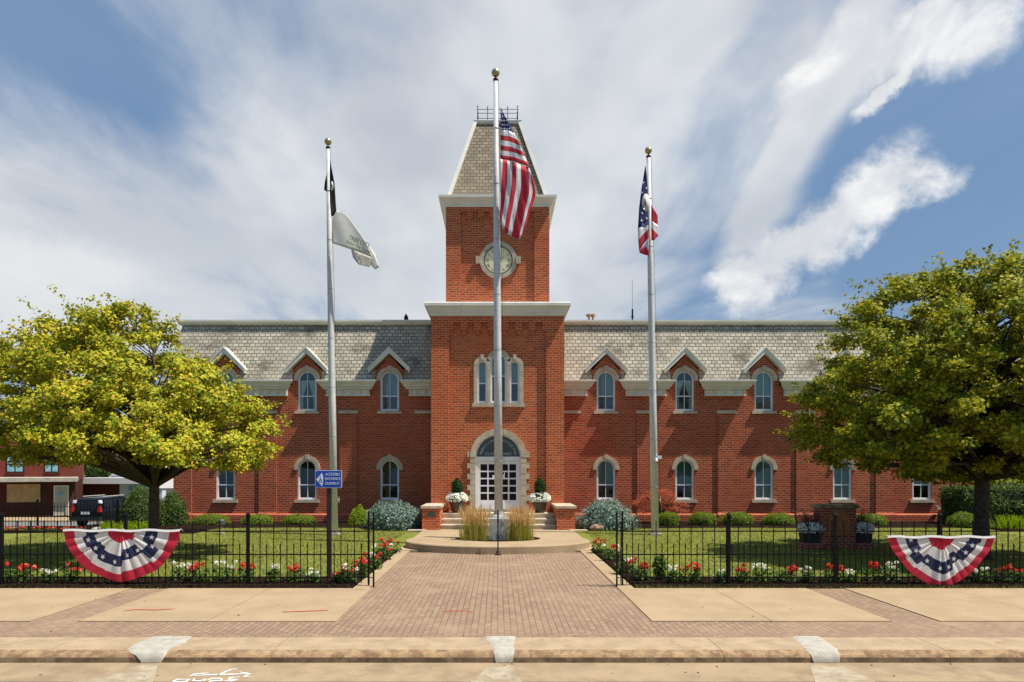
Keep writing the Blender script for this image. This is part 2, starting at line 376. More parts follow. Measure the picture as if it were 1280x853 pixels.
def leaves(name, ctr, nrm, size, mats, parent=None, mi=None, aspect=.62, fold=.18):
    """kite shaped leaves: ctr (N,3), nrm (N,3), size (N)"""
    N = len(ctr); nrm = nrm/np.maximum(np.linalg.norm(nrm, axis=1, keepdims=True), 1e-6)
    a = rng.normal(size=(N, 3)); t = np.cross(nrm, a); t /= np.maximum(np.linalg.norm(t, axis=1, keepdims=True), 1e-6); b = np.cross(nrm, t)
    s = size[:, None]*.5
    v = np.stack([ctr+t*s, ctr+b*s*aspect-nrm*s*fold, ctr-t*s, ctr-b*s*aspect-nrm*s*fold], axis=1).reshape(-1, 3)
    me = bpy.data.meshes.new(name); me.vertices.add(4*N); me.vertices.foreach_set('co', v.astype(np.float32).ravel())
    me.loops.add(4*N); me.loops.foreach_set('vertex_index', np.arange(4*N, dtype=np.int32))
    me.polygons.add(N); me.polygons.foreach_set('loop_start', np.arange(0, 4*N, 4, dtype=np.int32)); me.polygons.foreach_set('loop_total', np.full(N, 4, dtype=np.int32))
    if not isinstance(mats, (list, tuple)): mats = [mats]
    for q in mats: me.materials.append(q)
    if mi is not None: me.polygons.foreach_set('material_index', mi.astype(np.int32))
    me.update(calc_edges=True)
    return link(name, me, parent)
def blades(name, base, h, w, lean, m, parent=None, tip=.15):
    """upright blades: base (N,3)"""
    N = len(base); an = rng.uniform(0, 2*np.pi, N); d = np.stack([np.cos(an), np.sin(an), np.zeros(N)], 1)
    la = rng.uniform(0, 2*np.pi, N); l = np.stack([np.cos(la), np.sin(la), np.zeros(N)], 1)*(lean*rng.uniform(.2, 1, N))[:, None]
    w = (np.ones(N)*w)[:, None]; h = (np.ones(N)*h)
    up = np.zeros((N, 3)); up[:, 2] = h
    v = np.stack([base-d*w/2, base+d*w/2, base+up+l+d*w*tip, base+up+l-d*w*tip], 1).reshape(-1, 3)
    me = bpy.data.meshes.new(name); me.vertices.add(4*N); me.vertices.foreach_set('co', v.astype(np.float32).ravel())
    me.loops.add(4*N); me.loops.foreach_set('vertex_index', np.arange(4*N, dtype=np.int32))
    me.polygons.add(N); me.polygons.foreach_set('loop_start', np.arange(0, 4*N, 4, dtype=np.int32)); me.polygons.foreach_set('loop_total', np.full(N, 4, dtype=np.int32))
    me.materials.append(m); me.update(calc_edges=True)
    return link(name, me, parent)

# ------------------------------------------------------------------ ground, street, pavement
def ground_height(x, y):
    f = max(0.0, min(1.0, (-15.6-x)/2.5))*max(0.0, min(1.0, (y-28.0)/3.5)); f = f*f*(3-2*f)
    return -.07-.95*f
def grid(xs, ys, fz, name, m, kind='structure', smooth=True):
    b = MB(); nx = len(xs)
    vs = [(x, y, fz(x, y)) for y in ys for x in xs]
    fs = [(j*nx+i, j*nx+i+1, (j+1)*nx+i+1, (j+1)*nx+i) for j in range(len(ys)-1) for i in range(nx-1)]
    b.add(vs, fs); return b.build(name, m, kind=kind, smooth=smooth, fix=False)
gx = [-1500, -600, -200, -80, -40, -24]+[-20+i*.5 for i in range(12)]+[-14, -5, 5, 22, 40, 80, 200, 600, 1500]
gy = [9.9, 14, 20, 26, 27]+[27.5+i*.5 for i in range(11)]+[36, 45, 60, 100, 200, 500, 1500]
grid(gx, gy, ground_height, "ground", GRASS_F)
# lawn with a gentle swell
def lawn_z(x, y): return .012*math.sin(x*.7+y*.5)+.012*math.sin(y*1.1-x*.31)
def lawn_patch(x0, x1, name="lawn"):
    xs = [x0+(x1-x0)*i/40 for i in range(41)]; ys = [14.0+(28.6-14.0)*i/40 for i in range(41)]
    o = grid(xs, ys, lawn_z, name, GRASS_G); o['kind'] = 'structure'
lawn_patch(-40, -2.9); lawn_patch(2.72, 45)
# street
MB().box(-90, 90, -30, 8.22, -.6, -.152).build("road", ASPH, kind='structure')
MB().box(-90, 90, 8.22, 9.03, -.6, -.148).build("gutter", GUTTER, kind='structure')
kp = [(9.80, -.5), (9.80, .0), (9.15, -.004), (9.08, -.012), (9.045, -.03), (9.03, -.06)]
b = MB(); 
for i in range(36):      # kerb stones with joints
    x0 = -54+i*3.0
    pts = [(9.80, -.4), (9.80, .002), (9.26, -.003), (9.17, -.012), (9.10, -.03), (9.06, -.052), (9.037, -.08), (9.0301, -.4)]
    b.prism_x(pts, x0+.004, x0+2.996, 0)
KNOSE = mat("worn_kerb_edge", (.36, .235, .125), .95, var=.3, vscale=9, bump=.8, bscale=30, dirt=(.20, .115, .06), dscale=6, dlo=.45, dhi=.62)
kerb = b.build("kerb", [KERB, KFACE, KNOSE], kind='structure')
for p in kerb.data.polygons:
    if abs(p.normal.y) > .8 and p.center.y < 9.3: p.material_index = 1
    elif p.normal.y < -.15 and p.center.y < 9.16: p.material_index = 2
def kerb_patch(pxs):
    """a lump of pale mortar smeared over the kerb: pxs = [(y-profile index, x left px, x right px)]"""
    prof = [(9.83, .012), (9.5, .010), (9.2, .004), (9.10, -.018), (9.04, -.045), (9.018, -.10), (9.014, -.144)]
    b = MB(); vs = []; n = 8
    for (y, z), (xl, xr) in zip(prof, pxs):
        xl = (xl-CX)*y/F; xr = (xr-CX)*y/F
        for k in range(n+1): vs.append((xl+(xr-xl)*k/n, y-random.uniform(0, .004), z+random.uniform(0, .003)-(.011 if k in (0, n) else 0)))
    fs = [(i*(n+1)+k, (i+1)*(n+1)+k, (i+1)*(n+1)+k+1, i*(n+1)+k+1) for i in range(len(prof)-1) for k in range(n)]
    b.add(vs, fs).build("kerb_mortar_patch", PATCH, kind='structure', smooth=True)
kerb_patch([(190, 240), (172, 232), (160, 213), (162, 209), (170, 207), (175, 203), (177, 201)])
kerb_patch([(606, 645), (612, 643), (617, 643), (617, 643), (618, 642), (619, 641), (620, 640)])
kerb_patch([(990, 1025), (998, 1035), (1006, 1046), (1010, 1048), (1014, 1050), (1016, 1050), (1018, 1050)])
def flat(name, pts, z, m, h=.004):
    return MB().prism_z(pts, z-h, z).build(name, m, kind='structure')
def gpx(x, y, z=0.0):
    d = (EYE-z)*F/(y-HY); return ((x-CX)*d/F, d)
flat("gutter_patch", [gpx(90, 853, -.145), gpx(172, 832, -.145), gpx(197, 832, -.145), gpx(190, 856, -.145)], -.1445, PATCH_W)
flat("gutter_patch", [gpx(585, 856, -.145), gpx(612, 832, -.145), gpx(640, 832, -.145), gpx(655, 856, -.145)], -.1445, PATCH_W)
flat("gutter_patch", [gpx(1020, 856, -.145), gpx(1012, 832, -.145), gpx(1055, 833, -.145), gpx(1100, 856, -.145)], -.1445, PATCH_W)
# brick pavement, band along the kerb laid the other way
MB().box(-60, 60, 9.80, 10.05, -.3, .004).build("kerb_band", PAVER_B, kind='structure')
MB().box(-60, 60, 10.05, 13.84, -.3, .0).build("pavement", PAVER, kind='structure')
MB().box(-2.60, 2.44, 13.84, 19.9, -.3, .0).build("walkway", PAVER, kind='structure')
def slab_row(x0, widths):
    x = x0
    for w in widths:
        b = MB(); b.box(x+.006, x+w-.006, 10.80+random.uniform(-.01, .01), 13.80, -.1, .012+random.uniform(0, .004)); o = b.build("sidewalk_slab", CONC, kind='structure'); x += w
slab_row(-6.65, [2.05, 2.05]); slab_row(-11.45, [2.0, 2.05]); slab_row(-16.3, [2.05, 2.05])
slab_row(2.44, [1.9, 1.9]); slab_row(7.0, [2.05, 2.05]); slab_row(11.9, [2.05, 2.05])
flat("edging_strip", [(-2.92, 13.6), (-2.60, 13.6), (-2.60, 20.3), (-2.92, 20.6)], .02, CONC, .1)
flat("edging_strip", [(2.44, 13.6), (2.76, 13.6), (2.76, 20.6), (2.44, 20.3)], .02, CONC, .1)
# joints in the edging strips
# red spray marks, white scrawl
RED_SPRAY = mat("red_spray", (.55, .05, .05), .9, var=.3, vscale=30)
WHITE_SPRAY = mat("white_road_paint", (.8, .8, .78), .8, var=.1, vscale=20)
def mark(pts, m, z, w, name):
    b = MB(); pr = []
    for i, (x, y) in enumerate(pts):
        a = Vector(pts[min(i+1, len(pts)-1)])-Vector(pts[max(i-1, 0)]); a = Vector((-a.y, a.x)).normalized()*w/2*(1 if 0 < i < len(pts)-1 else .5)
        pr += [(x+a.x, y+a.y, z), (x-a.x, y-a.y, z)]
    b.add(pr, [(2*i, 2*i+1, 2*i+3, 2*i+2) for i in range(len(pts)-1)]); return b
def stroke_obj(strokes, m, z, w, name):
    b = MB()
    for s in strokes:
        q = mark([gpx(x, y, z) for x, y in s], m, z, w, name); b.add(q.v, q.f)
    return b.build(name, m, kind='structure', fix=False)
stroke_obj([[(155, 763.5), (170, 762), (195, 762.5), (219, 761)]], RED_SPRAY, .0205, .05, "red_spray_mark")
stroke_obj([[(353, 765), (380, 764), (410, 763)]], RED_SPRAY, .0205, .06, "red_spray_mark")
stroke_obj([[(552, 764.5), (570, 763.5), (591, 764)]], RED_SPRAY, .0045, .05, "red_spray_mark")
c8 = lambda L: [(140+x/5.82, 790+y/5.82) for x, y in L]
stroke_obj([c8([(565, 322), (600, 308), (650, 302), (705, 300)]), c8([(590, 318), (700, 312), (850, 308), (1005, 305)]), c8([(770, 312), (830, 288), (870, 272), (915, 270)]), c8([(930, 292), (1005, 305), (960, 325), (1015, 325)]),
            c8([(530, 345), (480, 345), (445, 358), (480, 366), (540, 360), (560, 345), (530, 345)]), c8([(600, 340), (590, 355), (640, 358), (680, 342), (670, 358)]), c8([(690, 352), (730, 338), (790, 338), (800, 352), (720, 358), (690, 375)]), c8([(930, 328), (860, 332), (850, 345), (910, 348), (870, 358), (820, 356)])],
           WHITE_SPRAY, -.143, .035, "white_utility_scrawl")
# mulch beds
def rough_bed(x0, x1, y0, y1, z, amp, nx, ny, name, skew=None):
    b = MB(); vs = []
    for j in range(ny+1):
        for i in range(nx+1):
            x = x0+(x1-x0)*i/nx; y = y0+(y1-y0)*j/ny; e = min(i, nx-i, j, ny-j)
            ed = 0 if e == 0 else 1
            if e == 0: x += random.uniform(-.04, .04); y += random.uniform(-.04, .04)
            if skew: x, y = skew(x, y)
            vs.append((x, y, z*ed+(-.02 if e == 0 else 0)+random.uniform(0, amp)))
    b.add(vs, [(j*(nx+1)+i, j*(nx+1)+i+1, (j+1)*(nx+1)+i+1, (j+1)*(nx+1)+i) for j in range(ny) for i in range(nx)])
    return b.build(name, MULCH, kind='structure', fix=False)
rough_bed(-20, -2.92, 13.84, 14.95, .035, .035, 420, 28, "mulch_bed"); rough_bed(2.76, 20, 13.84, 14.95, .035, .035, 420, 28, "mulch_bed")
rough_bed(-3.55, -2.92, 14.9, 20.4, .035, .035, 16, 130, "mulch_bed"); rough_bed(2.76, 3.35, 14.9, 20.4, .035, .035, 16, 130, "mulch_bed")
rough_bed(-15.3, -2.95, 28.2, 31.3, .03, .04, 260, 50, "mulch_bed"); rough_bed(2.95, 23.5, 28.2, 31.3, .03, .04, 360, 50, "mulch_bed")
rough_bed(20.0, 34, 26.8, 31.6, .04, .04, 120, 50, "mulch_bed")
rough_bed(-19.5, -11.5, 25.8, 28.6, .04, .04, 120, 50, "mulch_bed")
# wood chips strewn over the front bed
N = 5200; c = np.stack([np.where(rng.random(N) < .5, rng.uniform(-11, -2.95, N), rng.uniform(2.8, 11.5, N)), rng.uniform(13.86, 14.95, N), rng.uniform(.05, .085, N)], 1)
o = leaves("mulch_chips", c, rng.normal(size=(N, 3))+np.array([0, 0, 1.5]), rng.uniform(.02, .07, N), mat("wood_chip", (.045, .028, .018), .95, spec=.05, col2=(.018, .012, .009), vscale=60), aspect=.3); o['kind'] = 'stuff'
# grass blades over the lawn
GB = leaf_mat("grass_blade", (.16, .19, .035), (.25, .26, .05), (.33, .29, .12), trans=.3, nscale=.5, bias=.4, rough=.9)
def grass(n, x0, x1, y0, y1, hmin, hmax, w):
    y = y0+(y1-y0)*rng.random(n)**1.15; x = rng.uniform(x0, x1, n)
    base = np.stack([x, y, np.array([lawn_z(a, b_) for a, b_ in zip(x, y)])], 1)
    o = blades("grass", base, rng.uniform(hmin, hmax, n), w, .03, GB); o['kind'] = 'stuff'
grass(42000, -17, -3.5, 14.9, 28.2, .025, .055, .018); grass(42000, 3.3, 19, 14.9, 28.2, .025, .055, .018)
grass(1500, 2.8, 11.5, 13.78, 13.95, .02, .07, .012); grass(350, -11, -2.9, 13.80, 13.9, .02, .05, .012)
n = 70; lx = rng.uniform(-9, 10, n); ly = np.where(rng.random(n) < .4, rng.uniform(8.4, 8.98, n), rng.uniform(9.9, 13.7, n))
o = leaves("leaf_litter", np.stack([lx, ly, np.where(ly < 9.03, -.140, .026)], 1), rng.normal(size=(n, 3))*.15+np.array([0, 0, 1]), rng.uniform(.02, .055, n), mat("dry_leaf", (.07, .04, .02), .9, var=.4)); o['kind'] = 'stuff'
# circular kerb round the centre pole
RX, RY, RC = 2.87, 1.85, 21.3
def ell(rx, ry, cy, n=64, cx=0.0): return [(cx+rx*math.cos(2*math.pi*i/n), cy+ry*math.sin(2*math.pi*i/n)) for i in range(n)]
b = MB(); A = ell(RX, RY, RC); A2 = ell(RX-.03, RY-.03, RC); B = ell(1.36, 1.0, 21.75); n = 64
vs = [(x, y, -.1) for x, y in A]+[(x, y, .20) for x, y in A]+[(x, y, .23) for x, y in A2]+[(x, y, .23) for x, y in B]+[(x, y, .1) for x, y in B]
b.add(vs, [(k*n+i, k*n+(i+1) % n, (k+1)*n+(i+1) % n, (k+1)*n+i) for k in range(4) for i in range(n)])
b.build("ring_kerb", CONC, kind='structure')
rough_bed(-1.36, 1.36, 20.75, 22.75, .20, .03, 60, 40, "ring_mulch_bed", lambda x, y: ((x*math.sqrt(max(0, 1-((y-21.75)/1.02)**2*.99))), y))
flat("apron_slab", [(-2.95, 20.2), (2.98, 20.2), (2.98, 27.4), (-2.95, 27.4)], .03, CONC, .2)
for xx in (-1.0, 1.0): pass

# ------------------------------------------------------------------ the municipal building
BLD = thing("municipal_building", "long red brick municipal building with arched windows, pale slate mansard roof and central clock tower", "building", (0, 31, 0))
def bp(o):
    """parent without moving (building empty sits at y=31)"""
    o.parent = BLD; o.matrix_parent_inverse = Matrix.Translation((0, -31, 0)); return o
def bbuild(b, name, mats, smooth=False): return bp(b.build(name, mats, None, smooth=smooth))
TF, TW = 29.4, 2.87
WF = 31.36; WX0, WX1 = -14.9, 21.8
WCX = [4.98, 8.60, 12.24, 15.85, 19.50, -4.96, -8.75, -12.50]
PCX = [3.33, 6.80, 10.50, 14.10, 17.75, 21.40, -3.33, -6.85, -10.55, -14.45]
# wing wall, with dormer gables
def wing_outline(x0, x1, cs):
    pts = [(x0, 0), (x1, 0), (x1, 6.3)]
    for cx in sorted(cs, reverse=True): pts += [(cx+.68, 6.3), (cx+.68, 6.95), (cx, 7.68), (cx-.68, 6.95), (cx-.68, 6.3)]
    pts.append((x0, 6.3)); return pts
def wholes(cs):
    H = []
    for cx in cs: H += [arch(cx, 1.04, 2.47, .43)[::-1], arch(cx, 5.12, 6.53, .43)[::-1]]
    return H
right = [c for c in WCX if c > 0]; left = [c for c in WCX if c < 0]
bp(curve_panel("wall", wing_outline(TW-.1, WX1, right), wholes(right), WF, WF+.25, BRICK, None))
bp(curve_panel("wall", wing_outline(WX0, -TW+.1, left), wholes(left), WF, WF+.25, BRICK, None))
b = MB(); b.box(WX0, WX0+.25, WF+.25, 43, 0, 6.4); b.box(WX1-.25, WX1, WF+.25, 43, 0, 6.4); b.box(WX0, WX1, 43, 43.3, 0, 6.4)
bbuild(b, "wall", BRICK)
b = MB(); b.box(WX0+.3, -TW-.02, WF+.9, WF+1.0, 0, 7.5); b.box(TW+.02, WX1-.3, WF+.9, WF+1.0, 0, 7.5); b.box(WX0+.3, -TW-.02, WF+.26, WF+.9, 3.4, 4.6); b.box(TW+.02, WX1-.3, WF+.26, WF+.9, 3.4, 4.6)  # black sheets stand in for the room darkness behind the wing windows
bbuild(b, "dark_room_backing", DARK)
# water table
def water_table(x0, x1, e=0.0):
    MBb = MB(); MBb.prism_x([(WF+.01, 0), (WF-.12-e, 0), (WF-.12-e, .34), (WF-.02-e, .42), (WF+.01, .42)], x0, x1); return MBb
for x0, x1 in ((WX0-.06, -TW), (TW, WX1+.06)): bbuild(water_table(x0, x1), "water_table", BRICK)
for i, cx in enumerate(PCX):
    hw = .40 if abs(cx) > 3.5 else .44
    x0, x1 = cx-hw, cx+hw
    b = MB(); b.box(x0, x1, WF-.07, WF-.002, .02, 5.0); b.prism_x([(WF-.002, 0), (WF-.19, 0), (WF-.19, .35), (WF-.08, .46), (WF-.002, .46)], x0-.02, x1+.02)
    p = bbuild(b, "pilaster", BRICK)
    c_ = MB().box(x0-.04, x1+.04, WF-.12, WF-.001, 5.0, 5.14).build("cap", STONE); c_.parent = p
# mansard roof: segments between dormers, cut out behind each window
MZ0, MY0, MZ1, MY1 = 6.46, 31.22, 9.27, 32.22
def my(z): return MY0+(z-MZ0)*(MY1-MY0)/(MZ1-MZ0)
def mansard(x0, x1, cs, end_l, end_r):
    b = MB(); xs = [x0]
    for cx in sorted(cs): xs += [cx-.66, cx+.66]
    xs.append(x1)
    for i in range(len(xs)-1):
        z0 = MZ0 if i % 2 == 0 else 7.45
        a, c = xs[i], xs[i+1]
        a0 = a-(.55 if (i == 0 and end_l) else 0); c0 = c+(.55 if (i == len(xs)-2 and end_r) else 0)
        b.add([(a0, my(z0), z0), (c0, my(z0), z0), (c, MY1, MZ1), (a, MY1, MZ1)], [(0, 1, 2, 3)])
    if end_l: b.add([(x0-.55, MY0, MZ0), (x0, MY1, MZ1), (x0, 42.2, MZ1), (x0-.55, 43.4, MZ0)], [(0, 1, 2, 3)])
    if end_r: b.add([(x1+.55, MY0, MZ0), (x1, MY1, MZ1), (x1, 42.2, MZ1), (x1+.55, 43.4, MZ0)], [(0, 1, 2, 3)])
    b.add([(x0-(.55 if end_l else 0), 43.4, MZ0), (x1+(.55 if end_r else 0), 43.4, MZ0), (x1, 42.2, MZ1), (x0, 42.2, MZ1)], [(0, 1, 2, 3)])
    return b.build("roof", SLATE, fix=False)
rL = bp(mansard(WX0+.05, -TW, left, True, False)); rR = bp(mansard(TW, WX1-.1, right, False, True))
b = MB(); b.box(WX0+.1, WX1-.15, 32.3, 42.2, 9.2, 9.3); bbuild(b, "roof_deck", CONC_G)
# top moulding of the mansard
def top_mould(x0, x1, yb):
    b = MB(); b.prism_x([(yb+.2, 9.27), (yb-.10, 9.27), (yb-.13, 9.35), (yb-.21, 9.37), (yb-.21, 9.46), (yb+.2, 9.50)], x0, x1)
    return b
for x0, x1 in ((WX0-.15, -TW), (TW, WX1+.15)): bbuild(top_mould(x0, x1, MY1), "roof_moulding", TRIM)
b = MB(); b.box(WX0-.15, WX0+.1, MY1+.2, 42.3, 9.27, 9.48); bbuild(b, "roof_moulding", TRIM); bbuild(MB().box(WX1-.12, WX1+.15, MY1+.2, 42.3, 9.27, 9.48), "roof_moulding", TRIM)
# eaves cornice pieces with mitred returns
CP = [(.0, 6.50), (.50, 6.50), (.50, 6.43), (.44, 6.41), (.43, 6.36), (.37, 6.30), (.34, 6.22), (.26, 6.17), (.25, 6.11), (.14, 6.09), (.12, 6.05), (.12, 5.87), (.15, 5.86), (.15, 5.80), (0, 5.80)]
BRK = None
def cornice_piece(x0, x1, rl, rr):
    b = MB(); vs = []
    for off, z in CP: e = max(0, off-.12); vs.append((x0+(.38-e if rl else 0), WF-off, z))
    for off, z in CP: e = max(0, off-.12); vs.append((x1-(.38-e if rr else 0), WF-off, z))
    n = len(CP); b.add(vs, [tuple(range(n)), tuple(range(2*n-1, n-1, -1))]+[(i, i+n, (i+1) % n+n, (i+1) % n) for i in range(n)])
    o = bbuild(b, "eaves_cornice", TRIM)
    L = x1-x0-.76; k = max(2, round(L/.42))
    for i in range(k+1):
        x = x0+.38+L*i/k
        if i == 0: x += .06
        if i == k: x -= .06
        global BRK
        if BRK is None: q = MB().prism_x([(-.121, 6.04), (-.24, 6.04), (-.22, 5.96), (-.16, 5.9), (-.121, 5.87)], -.045, .045).build("bracket", TRIM); BRK = q.data
        else: q = link("bracket", BRK)
        q.parent = o; q.location = (x, WF, 0)
    return o
cs = sorted(right); ed = [TW-.3]+[v for c in cs for v in (c-.52, c+.52)]+[WX1+.4]
for i in range(0, len(ed), 2): cornice_piece(ed[i], ed[i+1], i > 0, True)
cs = sorted(left); ed = [WX0-.5]+[v for c in cs for v in (c-.52, c+.52)]+[-TW+.3]
for i in range(0, len(ed), 2): cornice_piece(ed[i], ed[i+1], True, i < len(ed)-2)
# dormers
for i, cx in enumerate(WCX):
    b = MB()
    for s in (-1, 1):
        # sloping roof slab of the dormer, painted rake in front
        x_out, z_out, z_ap = cx+s*.95, 7.02, 8.02
        b.add([(cx, WF-.24, z_ap), (x_out, WF-.24, z_out), (x_out, WF-.24, z_out-.17), (cx, WF-.24, z_ap-.27),
               (cx, 32.4, z_ap), (x_out, 32.4, z_out), (x_out, 32.4, z_out-.17), (cx, 32.4, z_ap-.27)],
              [(0, 1, 2, 3), (4, 5, 6, 7), (0, 1, 5, 4), (1, 2, 6, 5), (2, 3, 7, 6)])
        b.add([(cx, WF-.27, z_ap+.03), (x_out+s*.03, WF-.27, z_out+.03), (x_out+s*.03, WF-.27, z_out-.04), (cx, WF-.27, z_ap-.04),
               (cx, 32.3, z_ap+.03), (x_out+s*.03, 32.3, z_out+.03), (x_out+s*.03, 32.3, z_out-.04), (cx, 32.3, z_ap-.04)],
              [(0, 1, 2, 3), (0, 1, 5, 4), (1, 2, 6, 5), (3, 2, 6, 7)])
    d = bbuild(b, "dormer_gable", TRIM)
    k = MB()
    for s in (-1, 1): k.box(min(cx+s*.685, cx+s*.73), max(cx+s*.685, cx+s*.73), WF+.01, 31.95, 6.4, 7.15)
    k2 = k.build("cheek", SLATE); k2.parent = d
# windows ---------------------------------------------------------
BLIND_G = mat("green_blind", (.07, .13, .105), .7, var=.08)
BLIND_B = mat("pale_curtain", (.22, .33, .36), .8, var=.12, vscale=5)
REFL_NAVY = mat("painted_navy_reflection", (.035, .055, .095), .6, var=.12)  # reflection in the panes put into a flat navy colour
CURT = mat("white_curtain", (.62, .66, .66), .9, var=.1)
def window_proto(w=.43, h=1.86, style='blind_g', surround=True, stone=True, mull=True, rail=.66):
    """window with origin at the sill's bottom centre on the wall face; half width w, total height h"""
    zs = h-w
    fr = MB(); fr.ring(arch(0, .0, zs, w), arch(0, .06, zs, w-.055), .045, .13)
    fr.ring(arch(0, .055, zs, w-.055), arch(0, .10, zs, w-.085), .065, .12)
    zr = rail*1.0
    fr.box(-w+.05, w-.05, .06, .12, zr, zr+.05)
    if mull: fr.box(-.012, .012, .07, .11, .09, h-.08)
    root = fr.build("window", WHITE)
    g = MB(); A = arch(0, .07, zs, w-.07); g.add([(x, .092, z) for x, z in A], [tuple(range(len(A)))])
    link_child(g.build("glass", GLASS, fix=False), root)
    bl = MB()
    if style == 'blind_g':
        bl.prism_y([(-w+.06, zr+.03)]+arch(0, zr+.03, zs, w-.06)[1:-1]+[(w-.06, zr+.03)], .17, .18)
        link_child(bl.build("blind", BLIND_G), root)
    elif style == 'blind_full':
        bl.prism_y(arch(0, .1, zs, w-.06), .17, .18); link_child(bl.build("blind", BLIND_G), root)
    elif style == 'upper':
        bl.prism_y([(-w+.06, zr+.03)]+arch(0, zr+.03, zs, w-.06)[1:-1]+[(w-.06, zr+.03)], .17, .18)
        link_child(bl.build("blind", BLIND_B), root)
        b2 = MB().box(-w+.06, w-.06, .19, .20, .08, zr+.03); link_child(b2.build("blind", REFL_NAVY), root)  # lower navy sheet is a painted reflection
    elif style == 'curtain':
        b2 = MB().box(-w+.06, w-.06, .26, .27, .08, zs); b2.prism_y(arch(0, zs-.05, zs, w-.06), .26, .27); link_child(b2.build("blind", REFL_NAVY), root)  # navy sheet behind the curtains is a painted reflection
        for s in (-1, 1):
            vs = []; n = 14; m_ = 8
            for j in range(m_+1):
                t_ = j/m_; z = .12+(zs-.12)*(1-t_)
                wd = (w-.06)*(.95-.65*math.sin(t_*math.pi*.5)) if t_ < .7 else (w-.06)*.38
                for i in range(n+1):
                    u = i/n; vs.append((s*((w-.06)-wd*u), .19+.03*math.sin(u*24), z))
            bl.add(vs, [(j*(n+1)+i, j*(n+1)+i+1, (j+1)*(n+1)+i+1, (j+1)*(n+1)+i) for j in range(m_) for i in range(n)])
        link_child(bl.build("curtain", CURT, fix=False), root)
    if surround:
        s_ = MB(); s_.ring(arch(0, zs-.05, zs, w+.17, 18), arch(0, zs-.05, zs, w-.01, 18), -.055, .06, closed=False)
        s_.prism_y([(-.07, h+.02), (.07, h+.02), (.09, h+.22), (-.09, h+.22)], -.075, .05)
        link_child(s_.build("surround", STONE), root)
        s2 = MB().box(-w-.13, w+.13, -.09, .1, -.13, 0); link_child(s2.build("sill", STONE), root)
    return root
def link_child(o, root): o.parent = root; return o
protos = {k: window_proto(style=k) for k in ('blind_g', 'blind_full', 'upper', 'curtain', 'dark')}
used = set()
def put_window(kind, x, y, z):
    r = protos[kind]
    if kind in used: r = copy_tree(r)
    used.add(kind); r.location = (x, y, z); bp(r); return r
up_style = {4.98: 'upper', 8.60: 'curtain', 12.24: 'upper', 15.85: 'upper', 19.5: 'upper', -4.96: 'upper', -8.75: 'curtain', -12.5: 'upper'}
lo_style = {4.98: 'blind_g', 8.60: 'blind_g', 12.24: 'blind_full', 15.85: 'blind_full', 19.5: 'blind_g', -4.96: 'dark', -8.75: 'dark', -12.5: 'dark'}
for cx in WCX:
    put_window(up_style[cx], cx, WF, 5.12); put_window(lo_style[cx], cx, WF, 1.04)
# tower -----------------------------------------------------------
PF = TF+.12
trip = [(-.66, .22, 5.30, 7.16), (.04, .36, 5.30, 7.47), (.74, .22, 5.30, 7.16)]
DR, DX, DS = 1.0, .03, 2.97     # door arch radius, centre, spring line
holes = [arch(cx, z0, z1-w, w)[::-1] for cx, w, z0, z1 in trip]+[arch(DX, .6, DS, DR, 24)[::-1]]
bp(curve_panel("tower_wall", [(-2.12, .3), (2.12, .3), (2.12, 8.9), (-2.12, 8.9)], holes, PF, PF+.3, BRICK_T, None))
b = MB(); b.box(-TW, -2.1, TF, TF+.6, 0, 9.1); b.box(2.1, TW, TF, TF+.6, 0, 9.1); b.box(-2.1, 2.1, TF+.0005, TF+.5, 8.78, 9.1)
b.box(-TW+.001, -TW+.4, TF+.6, 35.2, 0, 9.1); b.box(TW-.4, TW-.001, TF+.6, 35.2, 0, 9.1)
# corbel teeth
xg = [.02+.59*k for k in range(-4, 4)]
for k in range(8):
    x = .02+.59*(k-3.5); b.box(max(-2.1, x-.155), min(2.1, x+.155), TF+.001, PF+.05, 8.44, 8.785); b.box(x-.08, x+.08, TF+.045, PF+.05, 8.24, 8.445)
bbuild(b, "tower_wall", BRICK_T)
b = MB(); b.box(-2.4, 2.4, TF+1.3, TF+1.4, 0, 9); b.box(-2.4, 2.4, TF+.45, TF+1.3, 4, 4.6); bbuild(b, "dark_room_backing", DARK)  # same black backing, painted gloom behind the tower openings
# triple window
def arch_leg(cx, w, z0, zs): return arch(cx, z0, zs, w, 12)
b = MB()
b.prism_x([(TF+.02, 5.14), (TF+.35, 5.14), (TF+.35, 5.30), (TF+.02, 5.30)], -1.1, 1.17)
for cx, w, z0, z1 in trip:
    zs = z1-w; ow = .17
    b.ring(arch(cx, zs, zs, w+.15, 16), arch(cx, zs, zs, w-.01, 16), PF-.06, PF+.1, closed=False)
    b.prism_y([(cx-.05, z1+.04), (cx+.05, z1+.04), (cx+.08, z1+.25), (cx-.08, z1+.25)], PF-.085, PF+.05)
for x0, x1, zt in ((-1.03, -.87, 6.94), (-.45, -.31, 7.1), (.39, .53, 7.1), (.95, 1.11, 6.94)): b.box(x0, x1, PF-.055, PF+.1, 5.30, zt)
tri = bbuild(b, "triple_window_surround", STONE)
for cx, w, z0, z1 in trip:
    q = window_proto(w=w, h=z1-z0, style='upper', surround=False, mull=False, rail=.84 if w < .3 else 1.15); q.location = (cx, PF, z0); bp(q)
